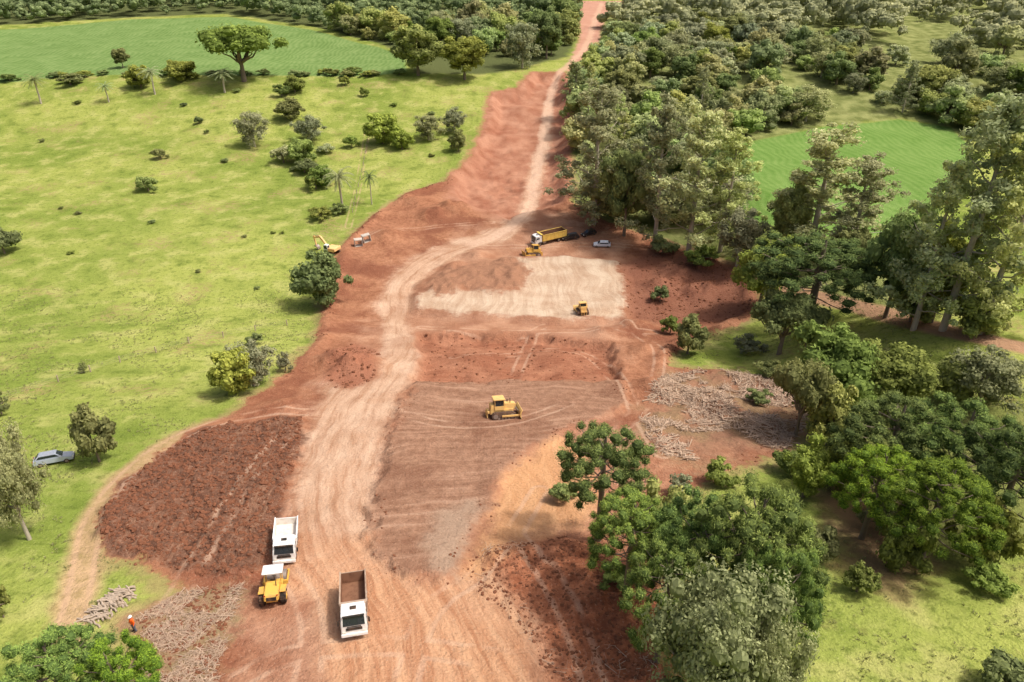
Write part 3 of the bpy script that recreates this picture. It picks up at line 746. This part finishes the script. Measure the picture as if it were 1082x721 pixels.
sticks('brushwood',['debris'],11000,'dead branches strewn over the clearing left of the olive tree',sc=1.0,thr=.50,thick=1.6)
sticks('brushwood',['debl'],8000,'dry grey branches heaped at the lower left of the red earth',sc=.52,thr=.40,sp=3.,thick=1.2)
sticks('brushwood',['darkred'],1400,'broken branches on the dark red earth under the araucarias',sc=.5,thr=.6)
def tufts():
    n=30000;x=rng.uniform(-130,75,n);y=rng.uniform(32,150,n);d=sd(PW['site'],x,y);dl=line_d(TRK_L,x,y)[0]
    m=(d<-.3)&(dl>1.2)&(vnoise(x/5,y/5,91)*.6+vnoise(x/1.6,y/1.6,92)*.4>.52);x=x[m];y=y[m];z=full(x,y);n=len(x);per=6
    X=np.repeat(np.stack([x,y,z],1),per,0);N=n*per;a=rng.uniform(0,6.28,N);hh=.06+.18*rng.random(N);lean=.08+.22*rng.random(N)
    d=np.stack([np.cos(a),np.sin(a),0*a],1);s=np.stack([-np.sin(a),np.cos(a),0*a],1)*.05
    b=X+d*.07;t=X+d*lean[:,None]+np.array([0,0,1])*hh[:,None];m_=(b+t)/2+np.array([0,0,.04])
    V=np.stack([b,m_+s,t,m_-s],1).reshape(-1,3);Q=np.arange(len(V)).reshape(-1,4);S=np.repeat(rng.random(N),4)
    stuff_quads('grass_tufts',V,Q,M['grass'],'rough grass tufts growing over the pasture','grass',S)
tufts()
# ------------------------------------------------------------------ machines
def part(name,parent,mat,ops,bev=0.):
    bm=bmesh.new()
    for op in ops:
        k=op[0]
        if k=='b':
            r=bmesh.ops.create_cube(bm,size=1.);bmesh.ops.scale(bm,vec=op[2],verts=r['verts'])
            if len(op)>3:bmesh.ops.rotate(bm,verts=r['verts'],cent=(0,0,0),matrix=Matrix.Rotation(op[3][1],3,op[3][0]))
            bmesh.ops.translate(bm,vec=op[1],verts=r['verts'])
        elif k=='t':
            a,b=Vector(op[1]),Vector(op[2]);d=b-a
            r=bmesh.ops.create_cone(bm,segments=op[4] if len(op)>4 else 14,radius1=op[3],radius2=op[3],depth=d.length,cap_ends=True)
            bmesh.ops.transform(bm,matrix=Matrix.Translation((a+b)/2)@d.to_track_quat('Z','Y').to_matrix().to_4x4(),verts=r['verts'])
        elif k=='p':
            pts,x0,x1=op[1:4];tp=op[4] if len(op)>4 else 0.;zs=[p[1] for p in pts];zl,zh=min(zs),max(zs)
            def xx(x,z):
                c=(x0+x1)/2;return c+(x-c)*(1-tp*(z-zl)/(zh-zl+1e-6))
            A=[bm.verts.new((xx(x0,z),y,z)) for y,z in pts];B=[bm.verts.new((xx(x1,z),y,z)) for y,z in pts];n=len(pts)
            bm.faces.new(A);bm.faces.new(B[::-1])
            for i in range(n):bm.faces.new((A[i],B[i],B[(i+1)%n],A[(i+1)%n]))
    bmesh.ops.recalc_face_normals(bm,faces=bm.faces)
    if bev>0:
        bmesh.ops.bevel(bm,geom=[e for e in bm.edges if e.calc_face_angle(0)>.5],offset=bev,segments=2,affect='EDGES',clamp_overlap=True)
    me=bpy.data.meshes.new(name);bm.to_mesh(me);bm.free();me.materials.append(M[mat]);return link(name,me,parent)
def wheel(root,x,y,r,w,rim='steel',name='wheel'):
    s=1 if x>0 else -1
    o=part(name,root,'tyre',[('t',(x-w/2,y,r),(x+w/2,y,r),r,24)],.05)
    part('rim',o,rim,[('t',(x+s*w/2-s*.04,y,r),(x+s*(w/2+.02),y,r),r*.55,16),('t',(x+s*(w/2),y,r),(x+s*(w/2+.07),y,r),r*.2,10)])
    return o
def stand(root,u,v,rz,sink=0.):
    x,y,t=ground(u,v);z=H(x,y);n=normal(x,y,2.)
    f=Vector((-math.sin(rz),math.cos(rz),0));f=(f-n*f.dot(n)).normalized();r=f.cross(n)
    m=Matrix((r,f,n)).transposed();root.rotation_euler=m.to_euler();root.location=(x,y,z-sink)
def tipper(label,u,v,rz,bodym='white',lining='rust',cabm='white',L=8.,wall=1.35,group=None,cat='truck',sc=1.):
    o=empty('tipper_truck');h=L/2
    part('chassis',o,'black',[('b',(-.4,0,.85),(.12,L-.3,.25)),('b',(.4,0,.85),(.12,L-.3,.25)),('b',(0,-h+.4,.85),(.8,.12,.2)),('b',(0,0,.85),(.8,.12,.2))])
    cab=part('cab',o,cabm,[('p',[(h-1.95,.75),(h-.05,.75),(h,.95),(h,1.65),(h-.22,2.62),(h-.45,2.78),(h-1.95,2.8)],-1.22,1.22,.07)],.06)
    part('sun_visor',o,'black',[('b',(0,h-.12,2.62),(2.0,.2,.05))])
    part('roof_hatch',cab,'black',[('b',(0,h-1.1,2.83),(.6,.5,.05))],.02)
    part('windscreen',o,'glass',[('p',[(h+.012,1.68),(h+.03,1.68),(h-.175,2.5),(h-.20,2.5)],-1.02,1.02,.05)])
    for s in(-1,1):
        d=part('door',o,cabm,[('b',(s*1.205,h-.85,1.38),(.05,1.05,1.15))],.02)
        part('side_window',o,'glass',[('b',(s*1.185,h-.82,2.12),(.05,.85,.5))],.01)
        part('handle',d,'black',[('b',(s*1.24,h-1.2,1.6),(.03,.16,.04))])
        part('mirror',o,'black',[('b',(s*1.42,h-.12,2.0),(.16,.08,.5)),('t',(s*1.15,h-.2,2.3),(s*1.42,h-.12,2.3),.02,6)],.02)
        part('headlight',o,'lamp',[('b',(s*.92,h+.035,1.02),(.34,.05,.2))],.02)
        part('fender',o,'black',[('p',[(h-1.9,.75),(h-1.9,1.0),(h-1.6,1.2),(h-1.1,1.2),(h-.75,1.0),(h-.75,.75),(h-.85,.75),(h-1.15,1.08),(h-1.55,1.08),(h-1.8,.75)],s*1.0,s*1.26)])
        wheel(o,s*1.08,h-1.32,.52,.32)
        wheel(o,s*1.0,-h+1.15,.52,.55);wheel(o,s*1.0,-h+2.4,.52,.55)
        part('tail_light',o,'red',[('b',(s*.85,-h-.02,.9),(.3,.05,.14))])
        part('fuel_tank',o,'steel',[('b',(s*.95,h-2.7,.8),(.45,.9,.5))],.06)
    part('grille',o,'black',[('b',(0,h+.02,1.32),(1.5,.06,.28)),('b',(0,h+.02,1.56),(1.3,.05,.08))],.01)
    part('bumper',o,cabm,[('b',(0,h+.04,.72),(2.45,.2,.36))],.05)
    part('number_plate',o,'lamp',[('b',(0,h+.15,.7),(.42,.02,.13))])
    y0,y1=-h,h-2.15;yc=(y0+y1)/2;ly=y1-y0;z0=1.15;zt=z0+wall
    ops=[('b',(0,yc,z0-.04),(2.4,ly,.08)),('b',(-1.22,yc,z0+wall/2),(.08,ly,wall)),('b',(1.22,yc,z0+wall/2),(.08,ly,wall)),('b',(0,y1,z0+wall/2+.12),(2.5,.08,wall+.25)),('b',(0,y0,z0+wall/2-.05),(2.5,.08,wall-.1))]
    body=part('tipper_body',o,bodym,ops,.015)
    rb=[]
    for s in(-1,1):
        rb.append(('b',(s*1.27,yc,zt),(.12,ly+.06,.1)))
        for i in range(7):rb.append(('b',(s*1.285,y0+.15+i*(ly-.3)/6,z0+wall/2),(.06,.1,wall-.12)))
    rb.append(('b',(0,y1+.25,zt+.27),(2.45,.55,.05)))
    part('rib',body,bodym,rb)
    part('bed_lining',o,lining,[('b',(0,yc,z0+.02),(2.34,ly-.1,.03)),('b',(-1.165,yc,z0+wall/2),(.02,ly-.1,wall-.05)),('b',(1.165,yc,z0+wall/2),(.02,ly-.1,wall-.05)),('b',(0,y1-.06,z0+wall/2),(2.3,.02,wall-.05)),('b',(0,y0+.06,z0+wall/2-.05),(2.3,.02,wall-.2))])
    tag(o,label,cat,group);stand(o,u,v,rz);o.scale=(sc,sc,sc);return o
tipper('white cabbed dump truck with brown stained bed facing the camera at the bottom',375,650,R(193),bodym='bodyrust',lining='rust',L=7.6,sc=.87)
tipper('white dump truck with pale empty bed parked on the left of the haul road',302,580,R(194),bodym='white',lining='bedlight',L=6.6,wall=1.0,sc=.87)
tipper('yellow bodied dump truck with white cab parked beyond the flat pad',580,255,R(118),bodym='paleyellow',lining='rust',L=9.4,wall=1.7,sc=1.05)
def crawler(root,x,w,L,hh,mat='track'):
    n=9;pts=[];r=hh/2
    for i in range(n):
        a=-math.pi/2+math.pi*i/(n-1);pts.append((L/2-r+r*math.cos(a),r+r*math.sin(a)))
    for i in range(n):
        a=math.pi/2+math.pi*i/(n-1);pts.append((-L/2+r+r*math.cos(a),r+r*math.sin(a)))
    o=part('crawler_track',root,mat,[('p',pts,x-w/2,x+w/2)])
    g=[];k=int(L/.22)
    for i in range(k):
        y=-L/2+r+(L-2*r)*i/(k-1);g+=[('b',(x,y,hh+.02),(w,.06,.05)),('b',(x,y,-.0),(w,.06,.04))]
    for s in(-1,1):
        for i in range(1,6):
            a=math.pi*i/6;g.append(('b',(x,s*(L/2-r+r*math.sin(a)*1.03),r-r*math.cos(a)*1.03),(w,.06,.06)))
    part('grouser',o,mat,g)
    sg=1 if x>0 else -1
    part('sprocket',o,'steel',[('t',(x+sg*w/2,s*(L/2-r),r),(x+sg*(w/2+.04),s*(L/2-r),r),r*.65,14) for s in(-1,1)]+[('t',(x+sg*w/2,-L/2+r+(L-2*r)*i/5,.18),(x+sg*(w/2+.03),-L/2+r+(L-2*r)*i/5,.18),.15,10) for i in range(1,5)])
    return o
def dozer(label,u,v,rz,col='cream',s=1.,group=None):
    o=empty('bulldozer')
    for sd_ in(-1,1):
        crawler(o,sd_*.95,.52,3.3,1.0)
        part('blade_arm',o,col,[('b',(sd_*1.32,1.0,.55),(.14,2.6,.24))],.02)
        part('lift_cylinder',o,'steel',[('t',(sd_*.45,1.6,1.5),(sd_*.6,2.2,.8),.06,8)])
    part('hull',o,col,[('b',(0,-.2,.95),(1.3,3.2,.7))],.05)
    hd=part('engine_hood',o,col,[('p',[(.15,1.2),(1.75,1.2),(1.78,1.85),(1.55,2.0),(.15,2.1)],-.5,.5,.08)],.05)
    part('radiator_grille',hd,'black',[('b',(0,1.79,1.5),(.8,.04,.55))])
    part('exhaust_pipe',hd,'black',[('t',(.25,1.0,2.0),(.25,1.0,2.75),.06,10)])
    part('air_intake',hd,'black',[('t',(-.25,.7,2.0),(-.25,.7,2.4),.08,10)])
    part('cab',o,col,[('b',(0,-.55,1.5),(1.5,1.35,.55))]+[('b',(sx_*.7,-.55+sy*.62,2.2),(.09,.09,1.0)) for sx_ in(-1,1) for sy in(-1,1)],.02)
    part('cab_window',o,'glass',[('b',(0,-.55,2.18),(1.32,1.16,.85))])
    part('cab_roof',o,col,[('b',(0,-.55,2.74),(1.75,1.6,.12))],.04)
    part('fuel_tank',o,col,[('b',(0,-1.5,1.6),(1.3,.5,.75))],.05)
    bl=part('blade',o,col,[('p',[(2.32,.05),(2.42,.0),(2.30,.35),(2.28,.7),(2.36,1.05),(2.5,1.3),(2.42,1.34),(2.22,1.08),(2.14,.7),(2.18,.35)],-1.65,1.65)])
    part('cutting_edge',bl,'steel',[('b',(0,2.40,.06),(3.3,.06,.18))])
    part('ripper',o,col,[('b',(0,-2.05,.95),(1.4,.25,.3)),('b',(0,-1.75,.9),(.5,.6,.25))]+[('b',(x,-2.2,.55),(.12,.16,.8)) for x in(-.55,0,.55)],.02)
    tag(o,label,'bulldozer',group);stand(o,u,v,rz,.03);o.scale=(s,s,s);return o
dozer('cream yellow bulldozer seen side on in the middle of the brown striped fill',531,443,R(-78),s=1.05)
dozer('small yellow bulldozer standing near the lower right of the pale flat pad',615,337,R(6),'cream',s=.95)
dozer('yellow bulldozer in front of the yellow bodied dump truck',563,271,R(105),'yellow',s=1.1)
def roller(label,u,v,rz):
    o=empty('soil_roller')
    part('drum',o,'steel',[('t',(-1.05,1.7,.75),(1.05,1.7,.75),.75,32)],.02)
    part('drum_frame',o,'yellow',[('b',(s*1.18,1.6,.8),(.14,2.0,.35)) for s in(-1,1)]+[('b',(0,2.6,.8),(2.5,.16,.35)),('b',(0,.65,.8),(2.5,.2,.45)),('b',(0,.35,.85),(.5,.6,.4))],.03)
    part('rear_frame',o,'yellow',[('b',(0,-1.2,1.0),(1.1,2.6,.5))],.04)
    hd=part('engine_hood',o,'yellow',[('p',[(-.75,1.2),(-.75,2.05),(-1.2,2.1),(-2.5,1.85),(-2.75,1.6),(-2.8,1.1)],-.72,.72,.1)],.07)
    part('radiator_grille',hd,'black',[('b',(0,-2.79,1.35),(.95,.04,.4))])
    part('exhaust_pipe',hd,'black',[('t',(.4,-1.6,1.95),(.4,-1.6,2.5),.05,8)])
    for s in(-1,1):
        wheel(o,s*1.02,-1.55,.75,.55,'yellow');part('fender',o,'yellow',[('b',(s*1.02,-1.5,1.58),(.6,1.2,.07))],.02)
        part('tail_light',o,'red',[('b',(s*.6,-2.78,1.75),(.16,.05,.1))])
        for sy in(.3,-.72): part('canopy_post',o,'yellow',[('t',(s*.78,sy,1.4),(s*.78,sy,2.95),.045,8)])
    part('operator_platform',o,'yellow',[('b',(0,-.2,1.3),(1.7,1.2,.3))],.03)
    part('operator_seat',o,'black',[('b',(0,-.4,1.6),(.5,.5,.2)),('b',(0,-.62,1.9),(.5,.12,.5))],.03)
    part('steering_wheel',o,'black',[('t',(0,.15,2.0),(0,.18,2.04),.22,16),('t',(0,.25,1.4),(0,.16,2.0),.04,8)])
    part('canopy_roof',o,'white',[('b',(0,-.2,3.0),(2.0,1.6,.1))],.04)
    tag(o,label,'roller');stand(o,u,v,rz);o.scale=(.88,.88,.88);return o
roller('yellow soil roller with white canopy roof parked below the left white truck',291,627,R(12))
def excavator(label,u,v,rz):
    o=empty('excavator')
    for s in(-1,1):crawler(o,s*1.1,.55,3.8,.85)
    part('undercarriage',o,'black',[('b',(0,0,.7),(1.7,1.8,.4))],.04)
    part('upper_house',o,'orange',[('b',(0,-.7,1.55),(2.6,2.9,.95))],.08)
    part('counterweight',o,'orange',[('p',[(-2.1,1.1),(-2.5,1.3),(-2.5,2.0),(-2.1,2.2)],-1.3,1.3)],.06)
    cb=part('cab',o,'white',[('p',[(-.1,1.1),(1.55,1.1),(1.5,1.9),(1.1,2.85),(-.1,2.9)],-1.3,-.35)],.06)
    part('cab_window',cb,'glass',[('b',(-1.31,.6,2.2),(.03,1.1,.9)),('b',(-.34,.6,2.2),(.03,1.1,.9)),('b',(-.82,.0,2.2),(.7,.24,.8))])
    bm_=part('boom',o,'orange',[('p',[(.6,1.4),(1.0,1.3),(3.4,4.0),(5.6,3.7),(5.6,4.05),(3.3,4.6),(2.9,4.4)],-.05,.4)],.03)
    part('hydraulic_cylinder',bm_,'steel',[('t',(.17,1.2,1.3),(.17,2.9,3.6),.08,8)])
    part('hydraulic_cylinder',bm_,'steel',[('t',(.17,3.6,4.6),(.17,5.5,4.5),.07,8)])
    part('stick',o,'orange',[('p',[(5.4,4.4),(5.8,4.2),(5.5,1.6),(5.3,1.6)],.0,.35)],.02)
    part('bucket',o,'steel',[('p',[(5.7,1.7),(5.2,1.7),(4.7,1.2),(4.6,.6),(5.0,.2),(5.1,.3),(4.85,.7),(4.95,1.1),(5.35,1.4),(5.7,1.35)],-.35,.7)])
    tag(o,label,'excavator');stand(o,u,v,rz);return o
excavator('cream orange excavator with white cab behind the dark tree at the left earth edge',351,268,R(60))
def car(label,u,v,rz,paint,L=4.2,Hh=1.5):
    o=empty('parked_car');h=L/2
    prof=[(-h,.35),(-h+.02,.85),(-h+.1,.98),(h-1.25,.98),(h-.25,.80),(h-.02,.65),(h,.35)]
    part('body',o,paint,[('p',prof,-.87,.87,.06)],.06)
    ry=-h+.25
    roof=[(ry-.05,.97),(ry+.42,Hh-.04),(ry+.6,Hh),(h-2.0,Hh),(h-1.85,Hh-.03),(h-1.15,.97)]
    part('roof',o,paint,[('p',roof,-.78,.78,.22)],.04)
    part('windscreen',o,'glass',[('p',[(h-1.17,1.02),(h-1.13,1.02),(h-1.80,Hh-.07),(h-1.86,Hh-.07)],-.68,.68,.18)])
    part('rear_window',o,'glass',[('p',[(ry-.06,1.03),(ry-.01,1.03),(ry+.38,Hh-.07),(ry+.33,Hh-.07)],-.64,.64,.18)])
    for s in(-1,1):
        a=s*.775
        part('side_window',o,'glass',[('p',[(ry+.15,1.03),(ry+.47,Hh-.12),(h-1.9,Hh-.12),(h-1.35,1.03)],a-.02 if s>0 else a-.01,a+.01 if s>0 else a+.02)]).location=(-s*.03,0,0)
        part('headlight',o,'lamp',[('b',(s*.62,h-.06,.68),(.36,.1,.14))],.02)
        part('tail_light',o,'red',[('b',(s*.7,-h-.0,.85),(.2,.06,.2))],.01)
        part('door_mirror',o,paint,[('b',(s*.93,h-1.4,1.02),(.16,.1,.12))],.02)
        for y in(h-.8,-h+.75):wheel(o,s*.78,y,.32,.2)
    part('front_bumper',o,'black',[('b',(0,h+.0,.42),(1.6,.1,.2))],.03)
    part('rear_bumper',o,'black',[('b',(0,-h,.42),(1.6,.1,.2))],.03)
    tag(o,label,'car');stand(o,u,v,rz);return o
car('silver blue car parked in the pasture beside a dark rounded tree',58,489,R(-62),'silver',4.3)
car('pale blue white car parked under the eucalyptus right of the machines',636,261,R(84),'bluepaint',4.6)
car('black car parked between the yellow dump truck and the pale car',603,253,R(100),'blackpaint',4.7,1.7)
car('second black car tucked under the trees beside the pale car',622,249,R(120),'blackpaint',4.4,1.6)
# ------------------------------------------------------------------ person
def person(label,u,v,rz):
    o=empty('person')
    J={'pel':(0,0,.95,.135),'wa':(0,.0,1.12,.12),'ch':(0,0,1.34,.145),'nk':(0,0,1.49,.06),'hd0':(0,.01,1.58,.08),'hd1':(0,.015,1.67,.098),'hd2':(0,.0,1.75,.075),'nose':(0,.105,1.64,.018)}
    E=[('pel','wa'),('wa','ch'),('ch','nk'),('nk','hd0'),('hd0','hd1'),('hd1','hd2'),('hd1','nose')]
    for s,n in((-1,'l'),(1,'r')):
        J.update({n+'sh':(s*.18,0,1.42,.065),n+'el':(s*.26,-.02,1.14,.045),n+'wr':(s*.28,.10,.90,.03),n+'pa':(s*.28,.13,.84,.036),
                  n+'hp':(s*.09,0,.88,.10),n+'kn':(s*.11,.03,.48,.065),n+'an':(s*.12,-.02,.09,.045),n+'to':(s*.13,.15,.04,.04)})
        E+=[('ch',n+'sh'),(n+'sh',n+'el'),(n+'el',n+'wr'),(n+'wr',n+'pa'),('pel',n+'hp'),(n+'hp',n+'kn'),(n+'kn',n+'an'),(n+'an',n+'to')]
        for k in range(4):
            J[n+'f%d'%k]=(s*.28+(k-1.5)*.02,.15,.79,.010);J[n+'g%d'%k]=(s*.28+(k-1.5)*.021,.145,.75+.006*abs(k-1.4),.008);E+=[(n+'pa',n+'f%d'%k),(n+'f%d'%k,n+'g%d'%k)]
        J[n+'th']=(s*.235,.16,.815,.011);E.append((n+'pa',n+'th'))
    names=list(J);me=bpy.data.meshes.new('body');me.from_pydata([J[k][:3] for k in names],[(names.index(a),names.index(b)) for a,b in E],[])
    b=link('body',me,o);me.materials.append(M['skin'])
    b.modifiers.new('skin','SKIN');sv=me.skin_vertices[0].data if me.skin_vertices else None
    if sv is None:
        bm=bmesh.new();bm.from_mesh(me);bm.verts.layers.skin.verify();bm.to_mesh(me);bm.free();sv=me.skin_vertices[0].data
    for i,k in enumerate(names):sv[i].radius=(J[k][3],J[k][3]);sv[i].use_root=(k=='pel')
    b.modifiers.new('sub','SUBSURF').levels=1
    def lathe(name,mat,rings):
        V=[];Q=[];n=16
        for (cx,cy,z,rx,ry) in rings:
            for k in range(n):
                a=2*math.pi*k/n;V.append((cx+rx*math.cos(a),cy+ry*math.sin(a),z))
        for i in range(len(rings)-1):
            for k in range(n):Q.append((i*n+k,i*n+(k+1)%n,(i+1)*n+(k+1)%n,(i+1)*n+k))
        m=fast_mesh(name,V,Q,smooth=True);m.materials.append(M[mat]);return link(name,m,o)
    lathe('jacket','hiviz',[(0,0,.92,.20,.16),(0,0,1.1,.185,.15),(0,0,1.3,.215,.165),(0,0,1.42,.21,.14),(0,0,1.5,.09,.09)])
    for s in(-1,1):
        lathe('sleeve','hiviz',[(s*.30,.09,.95,.05,.05),(s*.275,-.01,1.15,.065,.065),(s*.19,0,1.44,.085,.08),(s*.15,0,1.47,.03,.03)])
        lathe('trouser_leg','cloth',[(s*.12,-.02,.08,.075,.075),(s*.112,.025,.48,.09,.09),(s*.09,0,.9,.125,.135),(s*.05,0,.97,.12,.14)])
        part('boot',o,'black',[('b',(s*.125,.05,.05),(.11,.30,.1))],.02)
        part('eye',o,'black',[('b',(s*.035,.108,1.672),(.018,.012,.01))])
    lathe('helmet','helmet',[(0,.02,1.70,.145,.165),(0,.01,1.71,.12,.135),(0,0,1.77,.112,.125),(0,0,1.82,.08,.09),(0,0,1.84,.01,.01)])
    tag(o,label,'person');stand(o,u,v,rz);o.rotation_euler=(0,0,rz);return o
person('person in orange jacket and white helmet standing by the log pile',143,667,R(150))
# ------------------------------------------------------------------ log pile, culverts, fence
bx,by,_=ground(116,640)
ax_=Vector((ground(136,622)[0]-ground(96,656)[0],ground(136,622)[1]-ground(96,656)[1],0)).normalized();pr=Vector((-ax_.y,ax_.x,0))
LM=[]
for k in range(4):
    L=random.uniform(1.1,2.2);r0=random.uniform(.07,.13);V,Q=tube([(0,-L/2,0),(.05,-L/4,.02),(-.04,0,0),(.04,L/4,.01),(0,L/2,0)],[r0,r0*.98,r0*.9,r0*.8,r0*.7],10)
    bm=bmesh.new();vs=[bm.verts.new(v) for v in V]
    for q in Q:bm.faces.new([vs[i] for i in q])
    bm.faces.new(vs[:10][::-1]);bm.faces.new(vs[-10:]);bmesh.ops.recalc_face_normals(bm,faces=bm.faces)
    me=bpy.data.meshes.new('log');bm.to_mesh(me);bm.free();me.materials.append(M['stick']);LM.append(me)
for i in range(84):
    lay_=0 if i<44 else (1 if i<68 else 2)
    a=random.uniform(-2.3,2.3)*(1-.15*lay_);b=random.uniform(-.95,.95)*(1-.25*lay_)
    x=bx+ax_.x*a+pr.x*b;y=by+ax_.y*a+pr.y*b
    l=link('log',LM[i%4]);l.location=(x,y,H(x,y)+.10+.17*lay_);l.rotation_euler=(random.uniform(-.15,.15),0,math.atan2(pr.y,pr.x)-math.pi/2+random.uniform(-.8,.8))
    tag(l,'weathered grey log in the pile at the lower left beside the dirt track','log','logs in the pile')
for i,(u,v,rz,lb) in enumerate([(379,260,.3,'pale concrete culvert block at the left edge of the red earth'),(388,256,.5,'second pale concrete culvert block right of the other')]):
    o=empty('culvert_block')
    part('culvert_wall',o,'conc',[('b',(s*1.0,0,1.0),(.2,1.6,2.0)) for s in(-1,1)]+[('b',(0,0,2.0),(2.19,1.59,.2)),('b',(0,0,.1),(1.81,1.59,.18))],.03)
    tag(o,lb,'culvert','concrete culvert blocks');stand(o,u,v,rz,.1)
def fence(pts,label,step=5.5,ph=1.3):
    P=W(pts);o=empty('wire_fence',(P[0][0],P[0][1],H(*P[0])));base_=Vector(o.location);pos=[]
    for i in range(len(P)-1):
        L=math.hypot(*(P[i+1]-P[i]));n=max(1,int(L/step))
        for k in range(n):
            q=P[i]+(P[i+1]-P[i])*k/n;pos.append((q[0],q[1],H(q[0],q[1])))
    pm=None
    for p in pos:
        if pm is None:
            ob=part('post',o,'stick',[('t',(0,0,-.3),(0,0,ph),.11,8)]);pm=ob.data
        else:ob=link('post',pm,o)
        ob.location=Vector(p)-base_;ob.rotation_euler=(random.uniform(-.05,.05),random.uniform(-.05,.05),0)
    ops=[]
    for a,b in zip(pos[:-1],pos[1:]):
        for hz in(.45,.8,1.15):ops.append(('t',Vector(a)-base_+Vector((0,0,hz)),Vector(b)-base_+Vector((0,0,hz)),.012,3))
    part('wire',o,'steel',ops);tag(o,label,'fence')
fence([(-60,445),(0,424),(62,404),(127,383),(200,363),(270,350),(335,338)],'wire fence with wooden posts crossing the left pasture')
fence([(388,150),(384,175),(377,205),(371,232)],'short wire fence running down the pasture to the red earth')
# ------------------------------------------------------------------ light, world, camera
el=R(60);az=R(96)
sdir=Vector((math.sin(az)*math.cos(el),math.cos(az)*math.cos(el),math.sin(el)))
sun=bpy.data.lights.new('sun','SUN');sun.energy=2.9;sun.angle=R(5);sun.color=(1,.965,.915);so=link('sun',sun);so.rotation_euler=sdir.to_track_quat('Z','Y').to_euler();so.location=(0,0,200)
w=bpy.data.worlds.new('World');bpy.context.scene.world=w;w.use_nodes=True;nt=w.node_tree
sky=nt.nodes.new('ShaderNodeTexSky');sky.sky_type='NISHITA';sky.sun_disc=False;sky.sun_elevation=el;sky.sun_rotation=az;sky.dust_density=9.;sky.air_density=.8
bg=nt.nodes['Background'];bg.inputs[1].default_value=.15;nt.links.new(sky.outputs[0],bg.inputs[0])
cam=bpy.data.cameras.new('camera');cam.sensor_width=36;cam.lens=36*F/1082;cam.clip_end=6000;cam.clip_start=.5
co=link('camera',cam);co.location=(0,0,CAMZ);co.rotation_euler=(R(90)-TH,0,0);bpy.context.scene.camera=co
vs=bpy.context.scene.view_settings;vs.view_transform='Standard';vs.look='None';vs.exposure=0;vs.gamma=1
